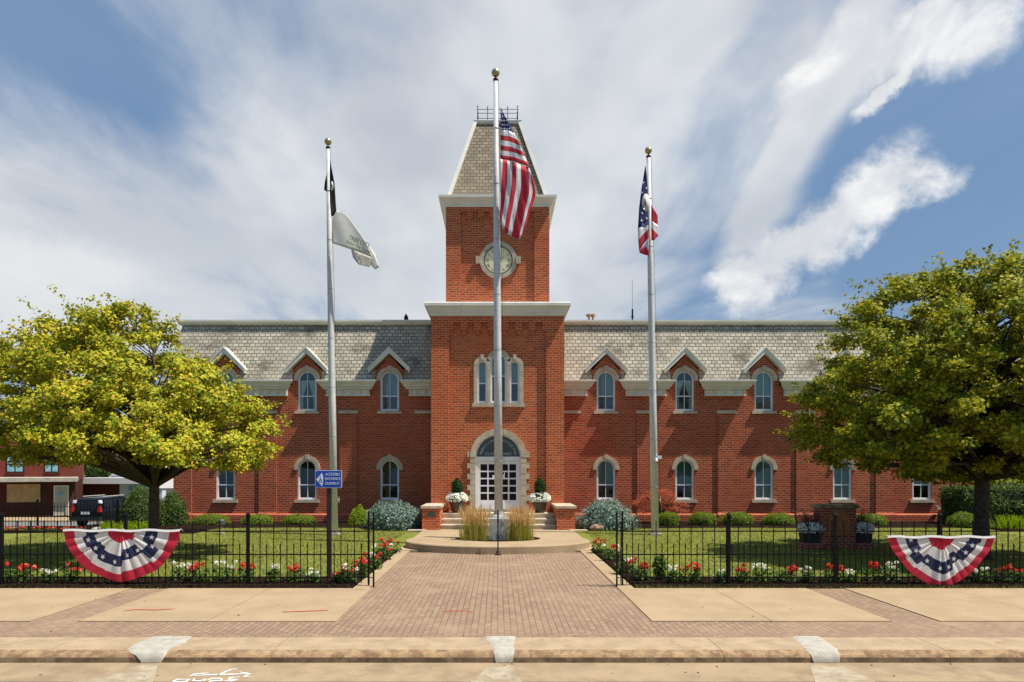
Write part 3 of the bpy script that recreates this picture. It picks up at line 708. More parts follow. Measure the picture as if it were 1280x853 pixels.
# entrance
b = MB(); b.ring(arch(DX, 2.97, DS, DR+.22, 28), arch(DX, 2.97, DS, DR-.01, 28), PF-.10, PF+.2, closed=False)
z = .6; k = 0
while z < 2.96:
    h = .235; o_ = .34 if k % 2 == 0 else .22
    b.box(DX-DR-o_+.0, DX-DR+.02, PF-.08-.006*(k % 2), PF+.25, z+.004, z+h); b.box(DX+DR-.02, DX+DR+o_, PF-.08-.006*(k % 2), PF+.25, z+.004, z+h); z += h; k += 1
bbuild(b, "entrance_surround", STONE)
DY = PF+.12
b = MB(); b.ring(arch(DX, 2.86, DS, DR, 24), arch(DX, 2.99, DS, DR-.06, 24), DY-.02, DY+.06)
b.box(DX-DR, DX+DR, DY-.05, DY+.06, 2.80, 2.985); b.box(DX-DR, DX-.90, DY-.02, DY+.06, .6, 2.8); b.box(DX+.90, DX+DR, DY-.02, DY+.06, .6, 2.8)
df = bbuild(b, "door_frame", WHITE)
TR = MB(); A = arch(DX, 2.98, DS, DR-.06, 24); TR.add([(x, DY+.03, z) for x, z in A], [tuple(range(len(A)))])
TRG = mat("dark_transom_glass", (.03, .045, .045), .12, spec=.8, var=.05)
bbuild(TR, "transom", TRG)
LET = mat("pale_green_lettering", (.50, .58, .50), .6)
def arc_text(s, r, a0, a1, size, cx, y, cz, m_, name, ccw=False):
    obs = []
    n = len(s)
    for i, ch in enumerate(s):
        if ch == ' ': continue
        a = a0+(a1-a0)*i/(n-1)
        o = text_mesh(ch, size, m_, "tmpc", None, (cx+r*math.cos(a), y, cz+r*math.sin(a)), (0, 0, 0), ext=.003)
        o.rotation_euler = Matrix.Rotation(-(a-math.pi/2), 3, 'Y').to_4x4().to_euler() if False else (R(90), -(a-math.pi/2), 0)
        o.rotation_euler = (Matrix.Rotation(-(a-math.pi/2), 4, 'Y') @ Matrix.Rotation(R(90), 4, 'X')).to_euler()
        obs.append(o)
    return obs
obs = arc_text("MUNICIPAL BUILDING", .77, R(166), R(14), .17, DX, DY+.02, DS-.03, LET, "x")
obs += [text_mesh("OF", .14, LET, "tmpc", None, (DX, DY+.02, DS+.40)), text_mesh("CLYDE   OHIO", .17, LET, "tmpc", None, (DX, DY+.02, DS+.13), font_scale=1.05)]
for o in obs: o.matrix_basis = o.matrix_basis
bpy.context.view_layer.update()
bp(join_meshes("transom_lettering", obs, None))
DGL = mat("dark_door_glass", (.014, .009, .008), .25, spec=.15, var=.05)
HANDLE = mat("door_brass", (.3, .25, .15), .35, metal=.8)
for s, x0, x1 in ((-1, DX-.895, DX-.004), (1, DX+.004, DX+.895)):
    b = MB(); xs = [x0+.12, (x0+x1)/2-.025, (x0+x1)/2+.025, x1-.12]; W = x1-x0
    zb, zt = 1.10, 2.72
    b.box(x0, x0+.12, DY, DY+.045, .62, 2.79); b.box(x1-.12, x1, DY, DY+.045, .62, 2.79); b.box(x0+.12, x1-.12, DY, DY+.045, .62, 1.10); b.box(x0+.12, x1-.12, DY, DY+.045, 2.66, 2.79)
    b.box((x0+x1)/2-.03, (x0+x1)/2+.03, DY+.002, DY+.04, 1.10, 2.66)
    rows = 5; ph = (2.66-1.10)/rows
    for r_ in range(1, rows): b.box(x0+.12, x1-.12, DY+.004, DY+.038, 1.10+ph*r_-.03, 1.10+ph*r_+.03)
    b.box(x0+.16, x1-.16, DY-.012, DY+.002, .70, 1.02)
    d = bbuild(b, "door", WHITE)
    g = MB().box(x0+.1, x1-.1, DY+.018, DY+.024, 1.08, 2.68).build("glass", DGL); g.parent = d
    h_ = MB().tube([(x0+.06 if s > 0 else x1-.06, DY-.04, 1.45), (x0+.06 if s > 0 else x1-.06, DY-.04, 1.85)], .014, 8)
    xk = x0+.06 if s > 0 else x1-.06
    h_.box(xk-.01, xk+.01, DY-.04, DY, 1.47, 1.49); h_.box(xk-.01, xk+.01, DY-.04, DY, 1.81, 1.83)
    h2 = h_.build("handle", HANDLE); h2.parent = d
# paper notices behind the glass
b = MB().box(DX-.25, DX-.15, DY+.012, DY+.016, 2.0, 2.2); b.box(DX+.15, DX+.25, DY+.012, DY+.016, 2.0, 2.2); bbuild(b, "notice", WHITE)
# cornices and upper tower
def sq_cornice(hw, y0, y1, prof, name, m_):
    b = MB(); b.rects([(-hw-o_, hw+o_, y0-o_, y1+o_, z) for o_, z in prof], cap=True); return bbuild(b, name, m_)
sq_cornice(TW, TF, 35.2, [(-.3, 9.05), (.03, 9.05), (.05, 9.12), (.08, 9.18), (.11, 9.20), (.13, 9.30), (.19, 9.40), (.24, 9.42), (.26, 9.44), (.26, 9.56), (.22, 9.60), (-.5, 9.64)], "tower_cornice", TRIM)
UF, UW = 30.0, 2.275; UB = UF+2*UW; UC = UF+UW
b = MB(); b.box(-UW, -1.62, UF, UF+.5, 9.6, 14.1); b.box(1.62, UW, UF, UF+.5, 9.6, 14.1); b.box(-1.62, 1.62, UF+.0005, UF+.5, 13.8, 14.1)
b.box(-UW, UW, UF+.5, UB, 9.6, 14.1)
for k in range(-3, 3):
    x = .02+.5*(k+.5); b.box(x-.13, x+.13, UF+.001, UF+.2, 13.5, 13.805); b.box(x-.06, x+.06, UF+.04, UF+.2, 13.3, 13.505)
bbuild(b, "tower_wall", BRICK_T)
b = MB().box(-1.63, 1.63, UF+.11, UF+.52, 9.6, 13.81); bbuild(b, "tower_wall", BRICK_T)
sq_cornice(UW, UF, UB, [(-.3, 13.97), (.02, 13.97), (.05, 14.03), (.07, 14.10), (.12, 14.16), (.20, 14.24), (.26, 14.28), (.30, 14.30), (.30, 14.40), (.2, 14.44), (-.2, 14.47)], "tower_cornice", TRIM)
b = MB(); b.rects([(-2.12, 2.12, UC-2.12, UC+2.12, 14.42), (-1.50, 1.50, UC-1.50, UC+1.50, 16.6), (-1.0, 1.0, UC-1.0, UC+1.0, 18.3)]); bbuild(b, "spire_roof", SLATE_T)
b = MB()
for sx in (-1, 1):
    for sy in (-1, 1): b.tube([(sx*2.16, UC+sy*2.16, 14.43), (sx*1.52, UC+sy*1.52, 16.6), (sx*1.02, UC+sy*1.02, 18.3)], .11, 4)
bbuild(b, "hip_trim", TRIM)
b = MB(); b.rects([(-1.02, 1.02, UC-1.02, UC+1.02, 18.27), (-1.08, 1.08, UC-1.08, UC+1.08, 18.30), (-1.10, 1.10, UC-1.10, UC+1.10, 18.40), (-1.0, 1.0, UC-1.0, UC+1.0, 18.46)]); bbuild(b, "spire_cap", TRIM)
b = MB()
for s in (-1, 1):
    for k in range(5):
        t_ = -.92+1.84*k/4
        for (x, y) in ((t_, UC+s*.92), (s*.92, UC+t_)):
            h = .66 if k in (0, 2, 4) else .62
            b.tube([(x, y, 18.44), (x, y, 18.44+h)], .016, 5); b.tube([(x, y, 18.44+h-.03), (x, y, 18.44+h+.01), (x, y, 18.44+h+.07)], [.012, .03, .003], 5)
    for zz_ in (18.56, 18.80, 18.98):
        b.tube([(-.95, UC+s*.92, zz_), (.95, UC+s*.92, zz_)], .013, 5); b.tube([(s*.92, UC-.95, zz_), (s*.92, UC+.95, zz_)], .013, 5)
bbuild(b, "roof_cresting", BLACK)
# clock
CZ = 11.66; CKY = UF+.11
def circ(cx, cz, r, n=40): return [(cx+r*math.cos(2*math.pi*i/n), cz+r*math.sin(2*math.pi*i/n)) for i in range(n)]
b = MB(); b.ring(circ(.03, CZ, .82), circ(.03, CZ, .64), CKY-.07, CKY+.05)
b.box(.03-.99, .03-.78, CKY-.13, CKY, CZ-.15, CZ+.15); b.box(.03+.78, .03+.99, CKY-.13, CKY, CZ-.15, CZ+.15)
bbuild(b, "clock_surround", STONE)
CLK = mat("clock_face", (.86, .78, .50), .95, spec=.02, var=.08); CLKD = mat("clock_hands", (.10, .11, .08), .5)
b = MB(); b.prism_y(circ(.03, CZ, .64), CKY-.02, CKY+.02)
face = bbuild(b, "clock_face", CLK)
b = MB(); b.ring(circ(.03, CZ, .645), circ(.03, CZ, .585), CKY-.035, CKY-.015); o = b.build("clock_rim", CLKD); o.parent = face
obs = []
for i, s_ in enumerate(["XII", "I", "II", "III", "IIII", "V", "VI", "VII", "VIII", "IX", "X", "XI"]):
    a = R(90-30*i); o = text_mesh(s_, .15, CLKD, "tmpc", None, (.03+.47*math.cos(a), CKY-.022, CZ+.47*math.sin(a)), (R(90), 0, 0), ext=.002)
    o.rotation_euler = (Matrix.Rotation(-(a-math.pi/2), 4, 'Y') @ Matrix.Rotation(R(90), 4, 'X')).to_euler(); obs.append(o)
bpy.context.view_layer.update(); o = join_meshes("numerals", obs, None); o.parent = face
b = MB()
def hand(a, L, w):
    dx, dz = math.sin(a), math.cos(a); nx_, nz_ = dz, -dx
    b.prism_y([(.03-dx*.08+nx_*w, CZ-dz*.08+nz_*w), (.03+dx*L, CZ+dz*L), (.03-dx*.08-nx_*w, CZ-dz*.08-nz_*w)], CKY-.05, CKY-.04)
hand(R(57), .33, .03); hand(R(325), .50, .022)
o = b.build("clock_hand", CLKD); o.parent = face
# steps, landing and cheek piers
b = MB(); b.box(-2.28, 2.34, 28.5, TF+.3, 0, .6); b.box(-2.28, 2.34, 27.95, 28.5, 0, .40); b.box(-2.28, 2.34, 27.4, 27.95, 0, .20)
for y, z in ((28.5, .6), (27.95, .4), (27.4, .2)): b.box(-2.30, 2.36, y-.025, y+.2, z-.05, z+.002)
bbuild(b, "entrance_steps", STONE)
for x0, x1 in ((-3.0, -2.30), (2.36, 3.08)):
    p = bbuild(MB().box(x0, x1, 27.1, TF-.005, 0, .88), "cheek_pier", BRICK_T)
    c_ = MB(); c_.box(x0-.05, x1+.05, 27.04, TF-.003, .88, .98); q = c_.build("cap", STONE); q.parent = p
q = bbuild(MB().box(-2.78, -2.5, 27.085, 27.1, .55, .76), "plaque", CLKD)
# small roof vents and aerials
b = MB()
for x in (736, 741): X_ = (x-CX)*36/F; b.lathe([(.05, 0), (.05, .35), (.14, .36), (.14, .46), (.05, .5)], (X_, 36, 10.15)); b.tube([(X_, 36, 9.3), (X_, 36, 10.2)], .03)
bbuild(b, "roof_vent", mat("weathered_tan_metal", (.30, .22, .15), .7))
b = MB(); X_ = (790.5-CX)*36/F; b.tube([(X_, 36, 9.3), (X_, 36, 10.9)], .045); b.tube([(X_-.1, 36, 10.5), (X_+.1, 36, 10.5)], .02); b.tube([(X_, 36, 10.9), (X_, 36, 12.4)], .008); bbuild(b, "roof_aerial", BLACK)
b = MB(); X_ = (507.5-CX)*36/F; b.prism_y([(X_-.1, 9.3), (X_+.1, 9.3), (X_+.1, 10.5), (X_, 10.68), (X_-.1, 10.5)], 36, 36.2); bbuild(b, "roof_vent", BLACK)
b = MB(); b.box(20.1, 20.25, WF-.2, WF-.13, .62, .72); b.tube([(20.1, WF-.2, .72), (20.02, WF-.3, .78)], .03); bbuild(b, "wall_floodlight", WHITE)

# ------------------------------------------------------------------ flagpoles and flags
def flagpole(px_base, px_top, y_top, d, r0, base_z, name_label):
    xb = (px_base-CX)*d/F; xt = (px_top-CX)*d/F; zt = EYE-(y_top-HY)*d/F
    r = thing("flagpole", name_label, "flagpole", (xb, d, base_z), 0, "flagpoles in front of the building")
    dx = xt-xb; H = zt-base_z
    b = MB(); b.tube([(dx*t_, 0, H*t_) for t_ in (0, .35, .7, .985)], [r0, r0*.93, r0*.75, r0*.5], 16); b.build("pole", ALU, r, smooth=True)
    b = MB()
    for k in range(1, 8): t_ = k/8; rr = r0*(1-.45*t_**1.5)+.004; b.tube([(dx*t_, 0, H*t_-.012), (dx*t_, 0, H*t_+.012)], rr, 16)
    b.build("joint_band", mat_band, r, smooth=False)
    b = MB(); b.lathe([(r0*.55, -.25), (r0*.6, -.18), (.02, -.15), (.02, -.10), (.05, -.09)], (dx, 0, H)); b.build("truck", BLACK, r)
    b = MB(); n = 8; b.lathe([(.13*math.sin(math.pi*i/n)+.001, -.13*math.cos(math.pi*i/n)) for i in range(n+1)], (dx, 0, H+.02), 16); b.build("finial_ball", GOLD, r, smooth=True)
    b = MB(); b.tube([(dx+.09, -.03, H-.2), (dx*.5+r0+.03, -.05, H*.5), (r0+.03, -.06, 1.4)], .006, 4); b.build("halyard", BLACK, r)
    b = MB(); b.box(r0-.01, r0+.05, -.09, -.03, 1.28, 1.33); b.tube([(r0+.04, -.06, 1.2), (r0+.04, -.06, 1.42)], .012, 6); b.build("cleat", ALU, r)
    return r, dx, H
mat_band = mat("dull_joint_metal", (.33, .33, .32), .5, metal=.1)
fp, _, _ = flagpole(418, 410, 178, 25.3, .14, 0, "left flagpole with the black and white flags, rising from the lawn beside the blue sign")
MB().cbox((0, 0, .03), (.42, .42, .06)).build("base_plate", CONC_G, fp)
fp, _, _ = flagpole(819, 810.5, 189, 25.3, .14, 0, "right flagpole with the state flag, rising from the lawn by the red maple shrub")
MB().cbox((0, 0, .03), (.42, .42, .06)).build("base_plate", CONC_G, fp)
sc = MB(); sc.box(.02, .2, -.18, -.06, 2.82, 2.94); sc.tube([(0, -.13, 2.85), (0, -.2, 2.72)], .05, 8); sc.build("security_light", WHITE, fp)
fp, _, _ = flagpole(623.5, 619.5, 92, 21.6, .135, .93, "tallest central flagpole on a concrete plinth in front of the door, flying the national flag")
b = MB(); b.rects([(-.30, .30, -.30, .30, -.75), (-.30, .30, -.30, .30, -.05), (-.27, .27, -.27, .27, -.01)]); b.lathe([(.27, -.02), (.25, .03), (.17, .07), (.15, .16)], (0, 0, 0), 20); b.build("plinth", mat("grey_plinth_concrete", (.36, .36, .34), .8, var=.15, bump=.2), fp)

FR = mat("flag_red", (.50, .02, .035), .75, var=.1, vscale=20); FW = mat("flag_white", (.70, .68, .66), .8, var=.08, vscale=10); FB = mat("flag_navy", (.025, .03, .12), .8, var=.1); FK = mat("flag_black", (.012, .012, .014), .8); FG = mat("flag_green_print", (.05, .16, .09), .8)
FRB = mat("bunting_red", (.50, .015, .04), .75, var=.1, vscale=20); FNB = mat("bunting_navy", (.015, .02, .065), .8, var=.1); FWB = mat("bunting_white", (.66, .64, .60), .8, var=.08, vscale=10)
class Cloth:
    """cloth whose outline is given in photo pixels and set at depth d with real folds"""
    def __init__(s, d, amp, fx, fy, ph=0): s.b = MB(); s.d = d; s.amp = amp; s.fx = fx; s.fy = fy; s.ph = ph
    def pt(s, x, y, off=0):
        dd = s.d+s.amp*math.sin(x*s.fx+y*s.fy+s.ph)+.4*s.amp*math.sin(x*s.fx*2.3-y*s.fy*1.7)-off
        return P(x, y, dd)
    def strip(s, A, B, m, n=10, k=4):
        """surface between polylines A and B"""
        def rs(L, n):
            L = [Vector(p) for p in L]; acc = [0]
            for i in range(len(L)-1): acc.append(acc[-1]+(L[i+1]-L[i]).length)
            o = []
            for j in range(n+1):
                t_ = acc[-1]*j/n; i = 0
                while i < len(L)-2 and acc[i+1] < t_: i += 1
                u = (t_-acc[i])/max(1e-6, acc[i+1]-acc[i]); o.append(L[i].lerp(L[i+1], min(1, u)))
            return o
        A = rs(A, n); B = rs(B, n); vs = []
        for i in range(n+1):
            for j in range(k+1):
                q = A[i].lerp(B[i], j/k); vs.append(s.pt(q.x, q.y))
        s.b.add(vs, [(i*(k+1)+j, i*(k+1)+j+1, (i+1)*(k+1)+j+1, (i+1)*(k+1)+j) for i in range(n) for j in range(k)], m)
    def star(s, x, y, r, m, sx=1.0, rot=0):
        vs = [s.pt(x, y, .02)]
        for i in range(10):
            a = rot-math.pi/2+i*math.pi/5; q = r if i % 2 == 0 else r*.42; vs.append(s.pt(x+sx*q*math.cos(a), y+q*math.sin(a), .02))
        s.b.add(vs, [(0, 1+i, 1+(i+1) % 10) for i in range(10)], m)
    def finish(s, name, label, cat, mats, group=None, origin=None):
        o = s.b.build(name, mats, fix=False, smooth=True)
        bm = bmesh.new(); bm.from_mesh(o.data); bmesh.ops.remove_doubles(bm, verts=bm.verts, dist=.002); bm.to_mesh(o.data); bm.free()
        if origin: 
            o.data.transform(Matrix.Translation((-origin[0], -origin[1], -origin[2]))); o.location = origin
        md = o.modifiers.new("thick", 'SOLIDIFY'); md.thickness = .004; md.offset = 0
        return tag(o, label, cat, group)
# national flag: hoist part with canton and stripes, then the fly hanging folded
Z7 = lambda L: [(600+x/4.74, 130+y/4.74) for x, y in L]
c = Cloth(21.28, .035, .28, .06)
rb = Z7([(122, 25), (150, 75), (200, 165), (238, 245), (266, 315), (292, 372)])   # outer edge
def edge_at(y):   # outer edge point at a given y fraction
    E = [(122, 22), (150, 75), (200, 165), (238, 245), (266, 315), (292, 372)]
    for i in range(len(E)-1):
        if E[i][1] <= y <= E[i+1][1]:
            u = (y-E[i][1])/(E[i+1][1]-E[i][1]); return (E[i][0]+(E[i+1][0]-E[i][0])*u, y)
    return E[-1]
bounds = [(155, 172), (185, 214), (215, 250), (245, 283), (275, 313), (303, 342), (326, 372)]
mats6 = [1, 0, 1, 0, 1, 0]
c.strip(Z7([(121, 22), (122, 90), (122, 155)]), Z7([(123, 23), edge_at(95), edge_at(172)]), 2, 10, 5)
for i in range(6):
    (a0, b0), (a1, b1) = bounds[i], bounds[i+1]
    def line(a, b_): e = edge_at(b_); return Z7([(122, a), ((122+e[0])/2, (a+b_)/2-8), e])
    c.strip(line(a0, b0), line(a1, b1), mats6[i], 8, 2)
top = Z7([(118, 328), (135, 327), (163, 333), (192, 341), (217, 350), (242, 362), (266, 372), (288, 376), (300, 400), (325, 470)])
mid = Z7([(118, 450), (126, 470), (160, 480), (186, 490), (214, 500), (241, 508), (267, 515), (293, 520), (313, 525), (330, 545)])
bot = Z7([(118, 560), (120, 640), (126, 712), (142, 748), (164, 772), (186, 784), (208, 794), (230, 800), (240, 798), (252, 782)])
cols = [1, 0, 1, 0, 1, 0, 1, 0, 0]
for i in range(9): c.strip([top[i], mid[i], bot[i]], [top[i+1], mid[i+1], bot[i+1]], [1, 0, 1, 0, 1, 0, 1, 1, 0][i] if i != 6 else 0, 14, 2)
for yy in (50, 75, 100, 125, 148):
    e = edge_at(yy)
    for xx in range(128, int(e[0])-4, 15): c.star(600+(xx+(yy % 2)*4)/4.74, 130+yy/4.74, 1.25, 1)
c.finish("national_flag", "large stars and stripes flag hanging from the tallest central flagpole", "flag", [FR, FW, FB], "flags on the three flagpoles", P(625, 140, 21.3))
# state flag
Z5 = lambda L: [(770+x/5.02, 170+y/5.02) for x, y in L]
c = Cloth(25.0, .03, .35, .05)
c.strip(Z5([(183, 190), (160, 330), (145, 450), (137, 580)]), Z5([(187, 190), (200, 330), (203, 450), (205, 556)]), 2, 12, 6)
c.strip(Z5([(137, 580), (170, 568), (205, 556)]), Z5([(140, 655), (165, 622), (205, 585)]), 1, 6, 3)
c.strip(Z5([(140, 655), (165, 622), (205, 585)]), Z5([(146, 725), (172, 680), (205, 640)]), 0, 6, 3)
c.strip(Z5([(172, 690), (190, 665), (205, 640)]), Z5([(172, 690), (185, 706), (205, 712)]), 1, 6, 2)
c.strip(Z5([(146, 725), (172, 690), (205, 712)]), Z5([(150, 735), (175, 745), (205, 752)]), 0, 6, 3)
for cx_, cy_, r1, mm in ((188, 420, 27, 1), (192, 420, 13, 0)):
    pts = [(cx_+r1*.95*math.cos(2*math.pi*i/20), cy_+r1*2.1*math.sin(2*math.pi*i/20)) for i in range(20)]
    vs = [c.pt(770+x/5.02, 170+y/5.02, .012 if mm == 1 else .022) for x, y in pts if True]; c.b.add(vs, [tuple(range(20))], mm)
c.strip(Z5([(221, 430), (221, 530)]), Z5([(262, 500), (263, 560)]), 0, 6, 4)
c.strip(Z5([(221, 530), (263, 560)]), Z5([(221, 575), (266, 625)]), 1, 6, 4)
c.strip(Z5([(221, 575), (266, 625)]), Z5([(222, 656), (240, 655)]), 0, 6, 4)
for x, y in ((170, 295), (191, 330), (163, 358), (165, 487), (160, 533), (192, 520)): c.star(770+x/5.02, 170+y/5.02, 2.0, 1, .8)
c.finish("state_flag", "small red, white and navy swallowtail flag hanging on the right flagpole", "flag", [FR, FW, FB], "flags on the three flagpoles", P(808, 205, 25))
# black flag and white tree flag
Z8 = lambda L: [(400+x/5.01, 170+y/5.01) for x, y in L]
c = Cloth(24.98, .03, .3, .05)
c.strip(Z8([(62, 155), (60, 300), (62, 420), (70, 508)]), Z8([(64, 155), (92, 300), (99, 420), (104, 490)]), 0, 12, 5)
c.strip(Z8([(40, 245), (30, 290), (25, 338)]), Z8([(44, 245), (46, 290), (44, 352)]), 0, 8, 3)
pts = [(75+9*math.cos(2*math.pi*i/16), 314+30*math.sin(2*math.pi*i/16)) for i in range(16)]
c.b.add([c.pt(400+x/5.01, 170+y/5.01, .02) for x, y in pts], [tuple(range(16))], 1)
pts = [(74+4*math.cos(2*math.pi*i/10), 312+9*math.sin(2*math.pi*i/10)) for i in range(10)]
c.b.add([c.pt(400+x/5.01, 170+y/5.01, .03) for x, y in pts], [tuple(range(10))], 0)
c.finish("black_flag", "narrow black flag with a white emblem folded round the left flagpole", "flag", [FK, FW], "flags on the three flagpoles", P(415, 205, 25))
c = Cloth(24.95, .03, .10, .05, 1.2)
c.strip(Z8([(80, 512), (75, 600), (75, 672)]), Z8([(105, 465), (150, 580), (195, 712)]), 0, 12, 8)
c.strip(Z8([(105, 465), (150, 580), (195, 712)]), Z8([(105, 465), (170, 498), (215, 560), (265, 625), (305, 690), (330, 762)]), 0, 12, 12)
c.strip(Z8([(300, 670), (325, 720), (345, 770)]), Z8([(330, 762), (318, 790), (308, 822)]), 0, 8, 4)
c.strip(Z8([(300, 670), (345, 740), (372, 822)]), Z8([(325, 770), (312, 800), (345, 838)]), 0, 8, 4)
c.strip(Z8([(195, 712), (205, 760), (240, 805)]), Z8([(325, 765), (318, 795), (310, 822)]), 2, 10, 5)
wf = c.finish("tree_city_flag", "white flag with green lettering blowing below the black flag on the left flagpole", "flag", [mat("flag_ivory", (.74, .70, .60), .8, var=.05), FG, mat("flag_cream", (.62, .57, .46), .8)], "flags on the three flagpoles", P(415, 270, 25))
for s_, x, y, sz in (("TREE CITY", 246, 664, .23), ("Arbor Day Found", 240, 694, .17)):
    X_ = P(400+x/5.01, 170+y/5.01, 24.86)
    o = text_mesh(s_, sz, FG, "lettering", None, X_, font_scale=.78); o.rotation_euler = (Matrix.Rotation(R(24), 4, 'Y') @ Matrix.Rotation(R(90), 4, 'X')).to_euler()
    o.parent = wf; o.location = Vector(X_)-wf.location

# ------------------------------------------------------------------ fences and bunting
def picket_mesh(h, tall):
    b = MB(); r = .008; b.box(-r, r, -r, r, .06, h-.09)
    b.tube([(0, 0, h-.10), (0, 0, h-.085), (0, 0, h-.06)], [.010, .017, .008], 6)
    b.tube([(0, 0, h-.07), (0, 0, h-.045), (0, 0, h)], [.006, .018, .001], 4)
    return b
def fence(label, x0, x1, y, sp, post_px, short=True, group=None, hs=1.0, end_posts=()):
    r = thing("iron_fence", label, "fence", ((x0+x1)/2, y, 0), 0, group); ox = (x0+x1)/2
    tall = picket_mesh(1.37*hs, True).build("picket", BLACK, r); low = picket_mesh(.90*hs, False).build("picket", BLACK, r) if short else None
    n = int((x1-x0)/(sp/2)); first = [True, True]
    for i in range(n+1):
        x = x0+i*sp/2-ox; t_ = i % 2 == 0 or not short
        if any(abs(x+ox-p) < .04 for p in post_px): continue
        k = 0 if t_ else 1; q = tall if t_ else low
        if not first[k]: q = q.copy(); COL.objects.link(q)
        first[k] = False; q.location = (x, random.uniform(-.002, .002), 0); q.rotation_euler.y = random.uniform(-.004, .004)
    for z in (1.14, .66, .19):
        MB().box(x0-ox, x1-ox, -.012, .012, z*hs-.012, z*hs+.012).build("rail", BLACK, r)
    pm = None
    for p in post_px:
        if pm is None: b = MB(); b.box(-.03, .03, -.03, .03, 0, 1.46*hs); b.rects([(-.037, .037, -.037, .037, 1.45*hs), (-.037, .037, -.037, .037, 1.48*hs), (-.01, .01, -.01, .01, 1.53*hs)]); pm = b.build("post", BLACK, r); q = pm
        else: q = pm.copy(); COL.objects.link(q)
        q.location = (p-ox, 0, 0)
    for p, dy in end_posts:
        b = MB(); b.box(-.016, .016, -.016, .016, 0, 1.50); b.tube([(0, 0, 1.49), (0, 0, 1.52), (0, 0, 1.57)], [.01, .024, .002], 6); q = b.build("end_post", BLACK, r); q.location = (p-ox, dy, 0)
    if end_posts:
        (a, da), (c_, dc) = end_posts; b = MB()
        for z in (1.14, .66, .19): b.tube([(a-ox, da, z), (c_-ox, dc, z)], .01, 4)
        b.build("end_bracket", BLACK, r)
    return r
FY = 14.1
fx = lambda p, d=FY: (p-CX)*d/F
fence("black iron picket fence left of the brick walkway", -13.0, fx(462), FY, .279, [fx(310), fx(157), fx(2), fx(-150)], group="iron fences along the pavement", end_posts=[(fx(461), 0), (fx(467, 14.0), -.1)])
fence("black iron picket fence right of the brick walkway", fx(776), 13.5, FY, .2425, [fx(911), fx(1044), fx(1175), fx(1308)], group="iron fences along the pavement", end_posts=[(fx(778), 0), (fx(771, 14.0), -.1)])
fence("low black iron fence far behind the left lawn by the parked vehicle", -21.5, -14.6, 27.3, .26, [-18.4, -15.2], short=False, hs=.82)

def bunting(px0, px1, pyt, pyb, d, label, jit):
    random.seed(jit)
    x0 = fx(px0, d); x1 = fx(px1, d); w = (x1-x0)/2; zt = EYE-(pyt-HY)*d/F; zb = EYE-(pyb-HY)*d/F; h = zt-zb
    NA, NR = 200, 56; pl = 9; pw = 1.45+(jit == 3)*.4
    off = [random.uniform(-.11, .11) for _ in range(pl+1)]
    def jitter(a):   # fold dependent shift of the bands
        u = a/math.pi*pl; k = int(min(pl-1, u)); return off[k]+(off[k+1]-off[k])*max(0, min(1, (u-k-.45)/.12))
    b = MB(); vs = []
    def sh(r_, a):
        ca, sa = math.cos(a), math.sin(a)
        qq = (abs(ca)**pw+abs(sa)**pw)**(-1/pw); x = -w*ca*qq*r_; z = -h*abs(sa)*qq*r_
        z += -.012*w*math.sin(a*9)*r_**4
        fold = math.sin(a*pl*1.35+1+1.4*math.sin(a*3))*.045*min(1, .25+r_*1.3)*(.6+.4*math.sin(a*5))*(1-.55*r_**2)+.010*math.sin(a*23+r_*3)*r_*(1-r_)*2.5
        return (x, -.045-abs(fold)*1.2*min(1, .25+sa), z)
    for i in range(NR+1):
        for j in range(NA+1): vs.append(sh(i/NR, math.pi*j/NA))
    fs = []; ms = []
    for i in range(NR):
        for j in range(NA):
            a = math.pi*(j+.5)/NA; r_ = (i+.5)/NR; jj = jitter(a)
            fs.append((i*(NA+1)+j, i*(NA+1)+j+1, (i+1)*(NA+1)+j+1, (i+1)*(NA+1)+j))
            m_ = 1
            if r_ < .25+jj*.3: m_ = 0
            elif .47+jj < r_ < .69+jj*1.1: m_ = 2
            elif r_ > .84+jj*.35: m_ = 0
            ms.append(m_)
    b.v = vs; b.f = fs; b.mi = ms
    r = tag(empty("bunting", ((x0+x1)/2, d, zt)), label, "bunting", "fan buntings on the iron fence")
    o = b.build("fan_cloth", [FRB, FWB, FNB], r, fix=False, smooth=True)
    s_ = MB()
    for k in range(8):
        a = math.pi*(k+.5+random.uniform(-.3, .3))/8; jj = jitter(a); rr = .60+jj; p0 = Vector(sh(rr, a)); sz = .06; ro = random.uniform(0, 6)
        pts = [(p0.x, p0.y-.012, p0.z)]
        for i in range(10): q = sz if i % 2 == 0 else sz*.42; an = ro+i*math.pi/5; pts.append((p0.x+q*math.cos(an)*(.75+.25*abs(math.cos(a))), p0.y-.014, p0.z+q*math.sin(an)))
        MB().add(pts, [(0, 1+i, 1+(i+1) % 10) for i in range(10)]).build("star", FWB, o, fix=False)
    hb = MB(); n = 24; sag = .012
    for i in range(n):
        xa = -w*1.01+2.02*w*i/n; xb = -w*1.01+2.02*w*(i+1)/n; za = sag*math.sin(i*.8); zb_ = sag*math.sin((i+1)*.8)
        hb.add([(xa, -.075, za-.02), (xb, -.075, zb_-.02), (xb, -.06, zb_+.025), (xa, -.06, za+.025)], [(0, 1, 2, 3)])
    hh = hb.build("header_tape", FWB, r, fix=False); md = hh.modifiers.new("t", 'SOLIDIFY'); md.thickness = .006
    for xx in (-w, 0, w):
        MB().tube([(xx, -.07, 0), (xx+.01, .0, .03), (xx+.03, .03, -.02)], .006, 5).build("tie", FWB, r)
bunting(82, 226, 663, 726, 14.06, "red, white and navy fan bunting on the fence below the left tree", 3)
bunting(1108, 1241, 671, 736.5, 14.06, "red, white and navy fan bunting on the fence below the right tree", 11)

